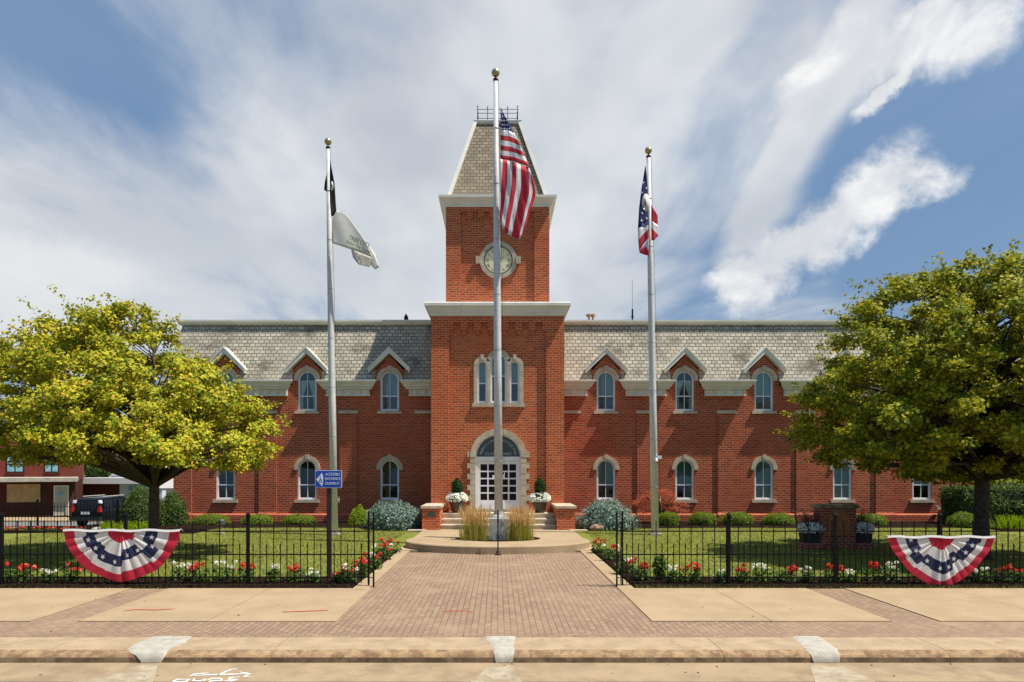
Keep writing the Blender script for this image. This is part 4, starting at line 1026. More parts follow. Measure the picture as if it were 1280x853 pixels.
# ------------------------------------------------------------------ sign, small post, lamps, monument
SB = mat("sign_blue", (.012, .07, .40), .45, var=.05); SW = mat("sign_white", (.72, .76, .82), .5)
r = thing("accessible_entrance_sign", "blue accessible entrance sign with white left arrow on a dark post behind the fence", "sign", ((411.5-CX)*15.4/F, 15.4, 0))
MB().box(-.05, .05, -.03, .03, 0, 2.42).build("post", mat("dark_brown_post", (.03, .02, .016), .6), r)
sx0, sx1 = -.305, .295; sz0, sz1 = 2.0, 2.40
def rrect(x0, x1, z0, z1, q, n=5):
    o = []
    for cx_, cz_, a0 in ((x1-q, z1-q, 0), (x0+q, z1-q, 90), (x0+q, z0+q, 180), (x1-q, z0+q, 270)):
        for i in range(n+1): a = R(a0+90*i/n); o.append((cx_+q*math.cos(a), cz_+q*math.sin(a)))
    return o
pn = MB().prism_y(rrect(sx0, sx1, sz0, sz1, .03), -.046, -.034).build("panel", SW, r)
MB().prism_y(rrect(sx0+.012, sx1-.012, sz0+.012, sz1-.012, .025), -.050, -.0461).build("blue_field", SB, pn)
b = MB(); zc = 2.19
b.prism_y([(-.28, zc), (-.145, zc+.155), (-.145, zc+.12), (-.125, zc+.075), (-.125, zc-.09), (-.145, zc-.12), (-.145, zc-.155)], -.053, -.0501); b.build("arrow", SW, pn)
b = MB()   # wheelchair symbol in the arrow
b.ring(circ(-.175, zc-.03, .042, 20)[3:19], circ(-.175, zc-.03, .030, 20)[3:19], -.055, -.0531, closed=False); b.prism_y(circ(-.19, zc+.075, .013, 10), -.055, -.0531)
b.prism_y([(-.196, zc+.058), (-.184, zc+.058), (-.180, zc-.01), (-.150, zc-.012), (-.138, zc-.06), (-.148, zc-.062), (-.160, zc-.024), (-.193, zc-.022)], -.055, -.0531); b.build("wheelchair_symbol", SB, pn)
for s_, z in (("ACCESSIBLE", 2.305), ("ENTRANCE", 2.205), ("DUANE ST", 2.10)): text_mesh(s_, .088, SW, "lettering", pn, (.088, -.053, z), ext=.002, font_scale=.70 if s_ == "ACCESSIBLE" else .78)
r = thing("thin_post", "slim black iron post standing on the kerb edge before the central plinth", "post", (.01, 19.3, 0))
b = MB(); b.box(-.018, .018, -.018, .018, 0, 1.02); b.box(-.024, .024, -.03, .03, .92, 1.2); b.tube([(0, 0, 1.19), (0, 0, 1.24), (0, 0, 1.29)], [.018, .028, .006], 8); b.build("shaft", BLACK, r)
b = MB(); b.lathe([(.09, 0), (.09, .03), (.05, .06), (.04, .12), (.02, .14)], (0, 0, 0), 14); b.build("foot", mat("rusty_iron", (.05, .018, .012), .8), r)
r = thing("ground_floodlight", "small grey floodlight standing on the left lawn by the boxwoods", "floodlight", ((277-CX)*25.6/F, 25.6, 0))
b = MB(); b.cbox((0, 0, .02), (.2, .2, .05)); b.tube([(0, 0, 0), (0, 0, .28)], .025); b.build("stand", CONC_G, r)
b = MB(); b.lathe([(.07, -.12), (.11, -.05), (.12, .1), (.10, .13)], (0, 0, .42), 14); b.build("lamp_head", mat("grey_lamp_metal", (.12, .13, .14), .5, metal=.4), r)

# monument
MX = (1044.5-CX)*20.9/F
r = thing("brick_monument", "brick monument pier with a bronze tablet and stone cap on the right lawn", "monument", (MX, 20.9, 0))
MBR = brick_mat("monument_brick", (.34, .06, .035), (.24, .04, .025), (.50, .34, .25), w=.2, h=.085, ms=.012)
b = MB(); b.box(-.53, .53, -.2, .3, 0, 1.24); b.build("pier", MBR, r)
b = MB(); b.box(-1.08, -.532, -.32, .25, 0, .20); b.build("planter_ledge", MBR, r); MB().box(.532, 1.02, -.32, .25, 0, .20).build("planter_ledge", MBR, r)
b = MB(); b.rects([(-.58, .58, -.25, .35, 1.24), (-.60, .60, -.27, .37, 1.26), (-.60, .60, -.27, .37, 1.33), (-.55, .55, -.25, .33, 1.36)]); b.build("cap", mat("mossy_stone", (.30, .22, .12), .9, var=.4), r)
BRZ = mat("bronze_tablet", (.42, .15, .045), .55, metal=.25, var=.2, vscale=15, bump=.3, bscale=60)
b = MB(); arc = [(-.33, .42), (.33, .42), (.33, 1.05)]+[(.22*math.cos(R(a)), 1.05+.14*math.sin(R(a))) for a in range(0, 181, 15)]+[(-.33, 1.05)]
b.prism_y(arc, -.235, -.2); b.build("tablet", BRZ, r)
b = MB()
for k in range(9): b.box(-.26+.02*(k % 3), .26-.03*(k % 2), -.239, -.2351, .50+k*.055, .52+k*.055)
b.build("raised_lines", BRZ, r)
POTM = mat("black_pot", (.03, .028, .027), .6)
PET = leaf_mat("petunia_white", (.84, .84, .78), (.90, .90, .86), trans=.35); GRN = leaf_mat("flower_foliage", (.05, .11, .02), (.12, .20, .03), trans=.3)
REDP = leaf_mat("geranium_red", (.62, .05, .03), (.68, .09, .05), (.65, .18, .14), trans=.25)
def ball_pts(n, c_, rx, ry, rz, shell=.55):
    v = rng.normal(size=(n, 3)); v /= np.linalg.norm(v, axis=1, keepdims=True); rad = shell+(1-shell)*rng.random(n)**.6
    return np.array(c_)+v*rad[:, None]*np.array([rx, ry, rz]), v
PURP = leaf_mat("purple_grass", (.10, .03, .03), (.18, .07, .06), trans=.3); PLUM = leaf_mat("pink_plume", (.50, .32, .24), (.60, .42, .32), trans=.3)
def trough(x, w, label):
    q = thing("petunia_planter", label, "planter", (MX+x, 20.86, .21), 0, "planters at the brick monument")
    b = MB(); b.rects([(-w*.46, w*.46, -.16, .16, 0), (-w*.5, w*.5, -.19, .19, .24), (-w*.52, w*.52, -.2, .2, .27)]); b.build("pot", POTM, q)
    p, v = ball_pts(450, (0, 0, .38), w*.62, .26, .15); leaves("foliage", p, v+rng.normal(size=v.shape)*.5, rng.uniform(.04, .08, len(p)), GRN, q)
    p, v = ball_pts(420, (0, -.02, .42), w*.74, .3, .19, .85); p = p[(p[:, 2] > .30)]; leaves("flowers", p, rng.normal(size=p.shape)*.5+np.array([0, -1.2, .8]), rng.uniform(.07, .10, len(p)), PET, q, aspect=.95)
    return q
qa = trough(-.80, .54, "black trough of white petunias and purple grass, left side of the brick monument"); qb = trough(.79, .44, "black trough of white petunias, right side of the brick monument")
for q, n, sp in ((qa, 260, .35), (qb, 180, .22)):
    base = np.stack([rng.normal(0, .10, n), rng.normal(0.05, .06, n), np.full(n, .3)], 1); blades("grass_blades", base, rng.uniform(.35, .75, n), .012, sp*1.3, PURP, q)
for (dx, dz) in ((-.55, .98), (-.28, 1.02), (-.5, .85), (-.15, .92), (.1, .95), (-.65, .8)):
    pts = [(0, 0, .3), (dx*.4, 0, dz*.7), (dx*.8, 0, dz*.95), (dx, -.02, dz*.93)]
    b = MB(); b.tube(pts, [.004]*4, 4); b.tube([pts[2], ((pts[2][0]+pts[3][0])/2-.03, 0, dz*.97), pts[3]], [.008, .022, .004], 6); b.build("plume", PLUM, qa)

# entrance planters
POT = mat("brown_pot", (.085, .055, .038), .6, var=.2); TOP = leaf_mat("topiary_green", (.015, .05, .01), (.04, .09, .015), trans=.2)
def planter(x, label):
    q = thing("entrance_planter", label, "planter", (x, 28.92, .602), 0, "planters beside the entrance door")
    b = MB(); b.lathe([(.19, 0), (.24, .1), (.29, .34), (.33, .42), (.33, .48), (.27, .49)], (0, 0, 0), 22); b.build("pot", POT, q, smooth=True)
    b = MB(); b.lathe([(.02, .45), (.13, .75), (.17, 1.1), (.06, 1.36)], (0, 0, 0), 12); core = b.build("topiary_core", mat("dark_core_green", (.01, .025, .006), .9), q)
    n = 1500; t_ = rng.random(n); an = rng.uniform(0, 6.283, n); rad = np.interp(t_, [0, .2, .5, .8, 1], [.12, .18, .23, .19, .04])*rng.uniform(.85, 1.12, n)
    p = np.stack([rad*np.cos(an), rad*np.sin(an), .6+t_*.86], 1); nr = np.stack([np.cos(an), np.sin(an), np.full(n, .4)], 1)
    leaves("topiary_shrub", p, nr+rng.normal(size=nr.shape)*.6, rng.uniform(.04, .08, n), TOP, q)
    p, v = ball_pts(500, (0, 0, .60), .40, .38, .22); leaves("foliage", p, v+rng.normal(size=v.shape)*.5, rng.uniform(.05, .09, len(p)), GRN, q)
    p, v = ball_pts(420, (0, 0, .62), .46, .42, .27, .88); p = p[p[:, 2] > .48]; leaves("flowers", p, v[:len(p)]*.4+rng.normal(size=p.shape)*.4+np.array([0, -1.0, .6]), rng.uniform(.08, .11, len(p)), PET, q, aspect=.95)
planter(-1.72, "brown pot of white petunias and clipped conifer left of the entrance door"); planter(1.79, "brown pot of white petunias and clipped conifer right of the entrance door")

# feather grasses in the ring
FGR = leaf_mat("reed_grass_green", (.24, .28, .02), (.38, .36, .05), (.48, .38, .12), trans=.35); FTN = leaf_mat("reed_plume_tan", (.66, .42, .18), (.80, .56, .28), trans=.35)
def reed(x, y, label, w=.45):
    q = thing("feather_grass", label, "ornamental grass", (x, y, .2), 0, "feather grasses beside the plinth")
    n = 1500; base = np.stack([rng.normal(0, w*.38, n), rng.normal(0, .2, n), np.full(n, 0.0)], 1); base[:, 0] = np.clip(base[:, 0], -w, w)
    blades("leaf_blades", base, rng.uniform(.25, .72, n), .011, .2, FGR, q)
    n = 300; base = np.stack([rng.normal(0, w*.45, n), rng.normal(0, .2, n), np.full(n, .0)], 1); base[:, 0] = np.clip(base[:, 0], -w, w)
    blades("stems", base, rng.uniform(.7, 1.05, n), .007, .14, FTN, q)
    n = 420; base = np.stack([rng.normal(0, w*.55, n), rng.normal(0, .22, n), rng.uniform(.45, .9, n)], 1); base[:, 0] = np.clip(base[:, 0], -w*1.1, w*1.1)
    blades("plumes", base, rng.uniform(.16, .30, n), .026, .05, FTN, q, tip=.1)
reed(-.72, 21.45, "tan plumed feather grass clump left of the central plinth"); reed(.68, 21.45, "tan plumed feather grass clump right of the central plinth")

# ------------------------------------------------------------------ shrubs
BOX = leaf_mat("boxwood_green", (.13, .19, .015), (.25, .32, .025), trans=.25, nscale=3); BOXL = leaf_mat("lime_shrub_green", (.22, .33, .01), (.38, .46, .02), trans=.35, nscale=3)
BOXD = leaf_mat("dark_shrub_green", (.045, .085, .018), (.13, .18, .04), trans=.2, nscale=2); SPR = leaf_mat("blue_spruce_needles", (.14, .21, .17), (.30, .37, .31), trans=.15, nscale=4); RMP = leaf_mat("red_maple_leaves", (.36, .07, .035), (.52, .16, .08), trans=.35, nscale=3)
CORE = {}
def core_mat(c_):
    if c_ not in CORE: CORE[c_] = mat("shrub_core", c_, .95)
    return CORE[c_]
def shrub(name, label, cat, x, y, w, d, h, lm, n, ls, group=None, core=(.02, .04, .01), lump=.12, flat_top=False, z0=0.0):
    q = thing(name, label, cat, (x, y, z0), 0, group)
    rx, ry, rz = w/2, d/2, h
    bm = bmesh.new(); bmesh.ops.create_icosphere(bm, subdivisions=3, radius=1)
    ph = [random.uniform(0, 6) for _ in range(4)]
    def k(v): return 1+lump*(math.sin(v.x*5+ph[0])*math.sin(v.y*5+ph[1])+math.sin(v.z*6+ph[2])*.6+.5*math.sin(v.x*11+ph[3])*math.sin(v.z*9))
    for v in bm.verts:
        c_ = v.co.copy(); f = k(c_)*.86; zz_ = max(-.05, c_.z)
        v.co = Vector((c_.x*rx*f*(1.12 if flat_top else 1), c_.y*ry*f, (abs(zz_)**(.55 if flat_top else .8))*rz*f*(1 if zz_ > 0 else 0)))
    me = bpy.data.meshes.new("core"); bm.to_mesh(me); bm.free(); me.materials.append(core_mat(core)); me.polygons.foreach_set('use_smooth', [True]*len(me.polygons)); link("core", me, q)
    v = rng.normal(size=(n, 3)); v /= np.linalg.norm(v, axis=1, keepdims=True); v[:, 2] = np.abs(v[:, 2])
    f = np.array([k(Vector(a)) for a in v])*rng.uniform(.84, 1.05, n)
    p = np.stack([v[:, 0]*rx*f*(1.12 if flat_top else 1), v[:, 1]*ry*f, v[:, 2]**(.55 if flat_top else .8)*rz*f], 1)
    leaves("foliage", p, v+rng.normal(size=v.shape)*.65, rng.uniform(ls*.7, ls*1.3, n), lm, q, aspect=.65)
    return q
def at(pxl, pxr, pyt, pyb, d):
    return (pxl+pxr)/2-CX, (pxr-pxl)*d/F
def shrub_px(name, label, cat, pxl, pxr, pyt, d, lm, n, ls, dep=None, **kw):
    x = ((pxl+pxr)/2-CX)*d/F; w = (pxr-pxl)*d/F; h = EYE-(pyt-HY)*d/F
    return shrub(name, label, cat, x, d, w, dep or w*.9, h, lm, n, ls, **kw)
BG = "clipped boxwoods along the building wall"
bl = [(243, 285, 643, BOX), (304, 340, 643.5, BOX), (354, 392, 643, BOX)]
for i, (a, c_, t_, m_) in enumerate(bl): shrub_px("boxwood_shrub", "flat clipped dark green boxwood by the left wing wall, %s from its left end" % ORD[i], "shrub", a, c_, t_, 29.8, m_, 4200, .042, dep=1.2, group=BG, flat_top=True, lump=.04)
shrub_px("lime_shrub", "rounded lime green shrub between the left flagpole and the blue spruce", "shrub", 435, 464, 636, 29.3, BOXL, 3600, .045)
shrub_px("boxwood_shrub", "rounded green boxwood behind the right flagpole beneath the red maple", "shrub", 822, 848, 640, 29.2, BOX, 3600, .042, group=BG, flat_top=True, lump=.05)
for i, (a, c_, t_) in enumerate([(863, 894, 640), (904, 939, 640), (955, 990, 641.5)]): shrub_px("boxwood_shrub", "clipped green boxwood by the right wing wall, %s right of the red maple" % ORD[i], "shrub", a, c_, t_, 29.5, BOX, 4200, .042, dep=1.1, group=BG, flat_top=True, lump=.05)
shrub_px("boxwood_shrub", "low dark boxwood behind the right side of the brick monument", "shrub", 1068, 1106, 642, 29.5, BOX, 3600, .042, dep=1.1, group=BG, flat_top=True, lump=.05)
shrub_px("boxwood_shrub", "low wide boxwood at the right corner of the building", "shrub", 1188, 1222, 641, 28.6, BOX, 4200, .042, dep=1.1, group=BG, flat_top=True, lump=.05)
def spruce(pxl, pxr, pyt, d, label):
    q = shrub_px("blue_spruce", label, "shrub", pxl, pxr, pyt, d, SPR, 1500, .10, group="blue spruces beside the entrance steps", core=(.07, .11, .09), lump=.10)
    w = (pxr-pxl)*d/F; h = EYE-(pyt-HY)*d/F; P_, N_ = [], []
    for _ in range(520):     # sprays reaching outwards
        v = rng.normal(size=3); v[2] = abs(v[2]); v /= np.linalg.norm(v); r0 = rng.uniform(.82, 1.0)
        c0 = np.array([v[0]*w/2*r0, v[1]*w*.42*r0, v[2]**.8*h*r0]); dr = np.array([v[0], v[1], v[2]*.25]); dr /= max(1e-3, np.linalg.norm(dr))
        for t_ in np.linspace(-.02, .13, 9): P_.append(c0+dr*t_+rng.normal(size=3)*.022); N_.append(np.array([0, 0, 1])+rng.normal(size=3)*.5)
    leaves("needle_sprays", np.array(P_), np.array(N_), rng.uniform(.035, .075, len(P_)), SPR, q, aspect=.4)
spruce(458, 527, 627, 28.0, "rounded blue spruce left of the entrance steps"); spruce(721, 794, 626, 28.0, "rounded blue spruce right of the entrance steps")
# japanese maple
q = thing("red_japanese_maple", "dark red lace leaf maple against the wall behind the right flagpole", "shrub", ((826-CX)*30.2/F, 30.2, 0))
b = MB()
for k in range(7): a = k*.9; b.tube([(0, 0, 0), (.2*math.cos(a), .15*math.sin(a), .7), (.75*math.cos(a), .3*math.sin(a), 1.25)], [.05, .035, .012], 6)
b.build("trunk", BARK, q)
P_, N_ = [], []
for _ in range(70):
    cx_ = rng.uniform(-1.1, 1.15); top_ = 1.65-.75*abs(cx_/1.15)**1.6; cz_ = rng.uniform(.55, top_); cy_ = rng.uniform(-.35, .35)
    for _ in range(70): P_.append([cx_+rng.normal()*.13, cy_+rng.normal()*.1, cz_+rng.normal()*.05-abs(rng.normal())*.03]); N_.append([rng.normal()*.4, rng.normal()*.4-.2, 1])
leaves("foliage", np.array(P_), np.array(N_), rng.uniform(.05, .10, len(P_)), RMP, q, aspect=.35)
shrub_px("round_boxwood", "large rounded dark shrub behind the left tree trunk, left one of two", "shrub", 150, 204, 610, 28.6, BOXD, 8000, .065, lump=.05)
shrub_px("round_boxwood", "large rounded dark shrub touching the left corner of the building", "shrub", 198, 233, 616, 29.4, BOXD, 6000, .065, lump=.05)
for i, (a, c_, t_) in enumerate([(122, 150, 645), (150, 172, 643), (168, 190, 648)]):
    q = thing("daylily_clump", "arching yellow green daylily clump by the dark round shrubs, %s from the left" % ORD[i], "plant", (((a+c_)/2-CX)*26.6/F, 26.6, 0), 0, "daylily clumps behind the left bunting")
    n = 260; base = np.stack([rng.normal(0, .13, n), rng.normal(0, .12, n), np.full(n, .03)], 1); blades("leaf_blades", base, rng.uniform(.12, .42, n), .025, .30, BOXL, q)
q = thing("daylily_clump", "wide yellow green daylily clump under the right hedge", "plant", ((1268-CX)*27.5/F, 27.5, 0), 0)
n = 500; base = np.stack([rng.normal(0, .35, n), rng.normal(0, .2, n), np.full(n, .03)], 1); blades("leaf_blades", base, rng.uniform(.25, .6, n), .03, .4, BOXL, q)
def hedge(name, label, pxl, pxr, pyt, d, dep, lm, n, ls):
    x0 = (pxl-CX)*d/F; x1 = (pxr-CX)*d/F; h = EYE-(pyt-HY)*d/F; q = thing(name, label, "hedge", ((x0+x1)/2, d+dep/2, 0)); w = (x1-x0)/2
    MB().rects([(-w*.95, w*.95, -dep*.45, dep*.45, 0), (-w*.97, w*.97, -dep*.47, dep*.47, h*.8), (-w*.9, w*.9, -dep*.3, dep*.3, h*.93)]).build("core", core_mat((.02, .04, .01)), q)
    m1 = n//2; t_ = rng.uniform(-w, w, m1); z = rng.uniform(.05, h, m1); p = np.stack([t_, -dep*.5+.1*np.sin(t_*3)+.12*np.sin(z*5+t_)+rng.normal(0, .05, m1)+np.where(z > h*.85, .15, 0), z], 1)
    m2 = n//3; p2 = np.stack([rng.uniform(-w, w, m2), rng.uniform(-dep/2, dep/2, m2), h*(.95+.0*rng.random(m2))+rng.normal(0, .06, m2)], 1); m3 = n-m1-m2
    p3 = np.stack([np.where(rng.random(m3) < .5, -w, w)+rng.normal(0, .06, m3), rng.uniform(-dep/2, dep/2, m3), rng.uniform(.05, h, m3)], 1)
    nn = np.concatenate([np.tile([0, -1, .3], (m1, 1)), np.tile([0, 0, 1], (m2, 1)), np.tile([1, 0, .2], (m3, 1))])+rng.normal(size=(n, 3))*.6
    leaves("foliage", np.concatenate([p, p2, p3]), nn, rng.uniform(ls*.7, ls*1.3, n), lm, q)
hedge("clipped_hedge", "tall clipped dark hedge behind the right tree trunk", 1204, 1300, 609, 29.2, 1.6, BOXD, 7000, .10)
hedge("clipped_hedge", "long green hedge line further back beyond the right tree", 1240, 1420, 600, 36, 1.5, BOX, 5000, .13)

# rocks
ROCK = mat("pink_boulder", (.34, .22, .16), .9, var=.3, vscale=7, bump=.5)
def rock(px, py, w, h, label, m_=ROCK):
    X_, d = gpx(px, py); bm = bmesh.new(); bmesh.ops.create_icosphere(bm, subdivisions=2, radius=1)
    for v in bm.verts: k = 1+random.uniform(-.13, .13); v.co = Vector((v.co.x*w/2*k, v.co.y*w*.35*k, v.co.z*h*k*.5+h*.35))
    me = bpy.data.meshes.new("boulder"); bm.to_mesh(me); bm.free(); me.materials.append(m_); o = link("boulder", me, None, (X_, d, 0)); tag(o, label, "rock", "boulders in the planting beds")
rock(501, 662.5, .6, .28, "low pinkish boulder before the left blue spruce"); rock(746, 663.5, .62, .32, "pinkish boulder before the right blue spruce")
rock(157, 664, .45, .3, "small brown boulder between the daylily clumps"); rock(122, 665, .5, .22, "grey boulder left of the daylily clumps", CONC_G)
MB().box(-.35, .35, -.2, .2, 0, .05).build("edging_stone", STONE, None, loc=((521-CX)*26.9/F, 26.9, .0))['kind'] = 'structure'
MB().box(-.35, .35, -.2, .2, 0, .05).build("edging_stone", STONE, None, loc=((723-CX)*26.9/F, 26.9, .0))['kind'] = 'structure'

# ------------------------------------------------------------------ bedding flowers
def flower_clump(px, py, kind, label, wpx=22):
    """py = picture row of the blossom centre; plants about .35 m tall"""
    zt = .38; d = max(14.42, (EYE-zt)*F/(py-HY)); zt = min(.42, max(.24, EYE-(py-HY)*d/F)); x = (px-CX)*d/F; w = wpx*d/F/2*1.15
    nm = {"red": "red_geranium", "white": "white_petunia", "mix": "mixed_geranium"}[kind]
    q = thing(nm, label, "flowers", (x, d, .02), 0, "bedding flowers along the fence and walkway")
    n = 170; p = np.stack([rng.uniform(-w, w, n), rng.normal(0, .09, n), rng.uniform(.02, zt*.8, n)], 1)
    leaves("foliage", p, rng.normal(size=(n, 3))*.6+np.array([0, -.3, 1]), rng.uniform(.05, .10, n), GRN, q)
    P_, N_, M_ = [], [], []
    heads = int(3+wpx/4.0)
    for k in range(heads):
        c0 = np.array([rng.uniform(-w, w), rng.normal(0, .07), zt-.02+rng.uniform(-.09, .06)]); col = 0 if kind == "red" else 1
        if kind == "mix": col = k % 3 == 0
        sz = .045 if kind != "white" else .035
        for _ in range(16): v = rng.normal(size=3); v /= np.linalg.norm(v); P_.append(c0+v*sz*np.array([1.2, 1, .8])); N_.append(v+rng.normal(size=3)*.3); M_.append(int(col))
    leaves("blossoms", np.array(P_), np.array(N_), rng.uniform(.04, .065, len(P_)), [REDP, PET], q, mi=np.array(M_), aspect=.9)
FL = [("L", 5, 708, "red", 14), ("L", 30, 708, "red", 22), ("L", 62, 715, "white", 14), ("L", 90, 708, "red", 14), ("L", 230, 706, "white", 24), ("L", 251, 708, "red", 20), ("L", 280, 706, "white", 24),
      ("L", 308, 708, "red", 16), ("L", 342, 708, "white", 12), ("L", 370, 709, "red", 18), ("L", 393, 714, "white", 12), ("L", 424, 714, "red", 10), ("L", 437, 709, "mix", 16), ("L", 450, 700, "red", 20), ("L", 466, 693, "mix", 18), ("L", 480, 683, "mix", 22), ("L", 489, 676, "red", 22),
      ("R", 749, 676, "red", 16), ("R", 765, 684, "mix", 20), ("R", 781, 698, "mix", 22), ("R", 802, 706, "red", 16), ("R", 841, 710, "white", 10), ("R", 862, 708, "red", 22), ("R", 904, 712, "white", 12), ("R", 928, 709, "red", 14), ("R", 953, 707, "white", 20),
      ("R", 981, 712, "red", 22), ("R", 1010, 713, "white", 10), ("R", 1043, 708, "red", 24), ("R", 1065, 714, "white", 12), ("R", 1091, 706, "red", 24), ("R", 1114, 706, "white", 16), ("R", 1228, 713, "white", 14), ("R", 1256, 710, "red", 18), ("R", 1275, 712, "red", 12)]
WORDS = {"red": "red geranium clump", "white": "white petunia clump", "mix": "red and white flowers"}
for side in "LR":
    for kind in ("red", "white", "mix"):
        L = [f for f in FL if f[0] == side and f[3] == kind]
        for i, f in enumerate(L): flower_clump(f[1], f[2], f[3], "%s, %s from the left in the bed %s of the walkway" % (WORDS[kind], ORD[i], "left" if side == "L" else "right"), f[4])
for i, (x, w_) in enumerate([(8, 14), (28, 8), (47, 10), (64, 12), (84, 8), (101, 12)]):
    d = 26.2; q = thing("red_begonia", "far red begonia clump before the low rear fence, %s from the left" % ORD[i], "flowers", ((x-CX)*d/F, d, 0), 0, "red begonias before the rear fence")
    n = 90; w = w_*d/F/2; p = np.stack([rng.uniform(-w, w, n), rng.normal(0, .1, n), rng.uniform(.0, .18, n)], 1); leaves("foliage", p, rng.normal(size=(n, 3))+np.array([0, 0, 1]), rng.uniform(.06, .1, n), GRN, q)
    n = 34; p = np.stack([rng.uniform(-w, w, n), rng.normal(0, .1, n), rng.uniform(.12, .24, n)], 1); leaves("blossoms", p, rng.normal(size=(n, 3))+np.array([0, -1, .5]), rng.uniform(.05, .08, n), REDP, q, aspect=.9)
q = thing("leafy_weed", "tall leafy green plant without blossoms by the right fence end", "plant", ((825-CX)*14.7/F, 14.7, .03))
p, v = ball_pts(420, (0, 0, .27), .17, .13, .30, .3); leaves("foliage", p, v+rng.normal(size=v.shape)*.6, rng.uniform(.05, .1, len(p)), GRN, q); MB().tube([(0, 0, 0), (.01, 0, .45)], [.01, .004], 5).build("stem", BARK, q)

# ------------------------------------------------------------------ trees
def tree(label, px, d, r0, prof, cdep, leafm, nclump, per, ls, fork, seed, group, bias=0):
    """prof: list of (picture row, left px, right px) of the crown outline at depth d"""
    g = np.random.default_rng(seed); x0 = (px-CX)*d/F
    q = thing("maple_tree", label, "tree", (x0, d, 0), 0, group)
    zz_ = np.array([EYE-(y-HY)*d/F for y, a, c_ in prof])[::-1]; xl = np.array([(a-CX)*d/F-x0 for y, a, c_ in prof])[::-1]; xr = np.array([(c_-CX)*d/F-x0 for y, a, c_ in prof])[::-1]
    C_ = []; tries = 0
    wts = (xr-xl); z0, z1 = zz_[0], zz_[-1]
    while len(C_) < nclump and tries < 60000:
        tries += 1
        z = g.uniform(z0+.1, z1-.32); l = np.interp(z, zz_, xl); r_ = np.interp(z, zz_, xr)
        if g.random() > ((r_-l)/wts.max())**1.3: continue
        hw = (r_-l)/2; cx_ = (l+r_)/2; a = g.uniform(0, 6.283); rad = g.uniform(0.0, 1)**.42
        m_ = max(.1, hw-.28); x = cx_+math.cos(a)*rad*m_; y = math.sin(a)*rad*m_*cdep
        if any((x-c2[0])**2+(y-c2[1])**2+((z-c2[2])*1.5)**2 < .165 for c2 in C_): continue
        C_.append((x, y, z, rad))
    b = MB(); b.tube([(0, 0, -.05), (.01, 0, .25), (0, .01, 1.0), (.02, 0, fork), (.03, 0, fork+.8), (.0, .0, (fork+z1)/2), (0, 0, z1-.7)], [r0*1.35, r0*1.02, r0*.92, r0*.88, r0*.55, r0*.3, .02], 12)
    b.build("trunk", BARK, q, smooth=True)
    b = MB()
    for k, (x, y, z, rad) in enumerate(C_):
        if k % 2: continue
        L = math.hypot(x, y); zs = max(fork*.96, min(z-.25-L*.28, z1-1.2)); zs = max(fork-.05, zs); rr = max(.018, r0*.34*(1-(zs-fork)/(z1-fork+.1))*(L/3.2+.35))
        mx = (x*.45+g.normal()*.1, y*.45+g.normal()*.1, zs+(z-zs)*.55+.1)
        b.tube([(0.02, 0, zs-.1), mx, (x, y, z-.05)], [rr, rr*.6, .008], 6)
    b.build("branches", BARK, q, smooth=True)
    P_, N_, S_ = [], [], []
    for (x, y, z, rad) in C_:
        s_ = g.uniform(.20, .46); n = int(per*(s_/.4)**1.5); out = np.array([x, y, 0]); out /= max(.3, np.linalg.norm(out))
        v = g.normal(size=(n, 3)); v /= np.linalg.norm(v, axis=1, keepdims=True); v *= (g.random(n)**.45)[:, None]
        p = np.array([x, y, z])+v*np.array([s_*1.1, s_*1.1, s_*g.uniform(.45, .72)]); rd = np.hypot(v[:, 0], v[:, 1]); p[:, 2] -= rd**2*s_*.25; p += g.normal(size=p.shape)*.05
        p += out*g.uniform(0, .12)
        nr = v*.55+np.array([.1, -.22, .62])+out*.45+g.normal(size=(n, 3))*.45
        P_.append(p); N_.append(nr); S_.append(g.uniform(ls*.75, ls*1.25, n))
        if rad > .62:    # twigs that stick out of the outline
            m2 = 22; t_ = g.random(m2)[:, None]; dr = np.array([out[0]*1.0, out[1]*1.0, g.uniform(0, .9) if z > (z0+z1)/2 else g.uniform(-.25, .3)])
            P_.append(np.array([x, y, z])+dr*(s_*.8+t_*.42)+g.normal(size=(m2, 3))*.05); N_.append(g.normal(size=(m2, 3))*.6+np.array([0, 0, .7])); S_.append(g.uniform(ls*.7, ls*1.1, m2))
    for _ in range(9):   # leading shoots at the very top
        sx = np.interp(z1-.1, zz_, (xl+xr)/2)+g.normal()*.75; m2 = 12; t_ = g.random(m2)[:, None]; sz_ = z1-.55-abs(g.normal())*.2
        P_.append(np.array([sx, g.normal()*.5, sz_])+t_*np.array([g.normal()*.12, 0, .48])+g.normal(size=(m2, 3))*.05); N_.append(g.normal(size=(m2, 3))); S_.append(g.uniform(ls*.7, ls*1.1, m2))
    leaves("crown", np.concatenate(P_), np.concatenate(N_), np.concatenate(S_), leafm, q, aspect=.8, fold=.3)
    return q
ML = leaf_mat("maple_leaves_gold", (.17, .235, .018), (.58, .52, .035), (.52, .36, .04), trans=.30, nscale=1.6, bias=.42)
MR = leaf_mat("maple_leaves_green", (.11, .17, .014), (.48, .44, .025), (.42, .36, .03), trans=.36, nscale=1.5, bias=.44)
tree("golden green maple tree on the left lawn before the building corner", 192, 19.0, .15,
     [(376, 130, 190), (385, 105, 205), (400, 85, 218), (420, 40, 232), (440, 5, 245), (462, -12, 285), (480, -22, 300), (500, -25, 318), (520, -25, 332), (546, -24, 344), (560, -12, 342), (569, 15, 337), (577, 140, 324), (584, 205, 292)],
     .95, ML, 360, 300, .10, 2.1, 5, "maple trees on the lawn")
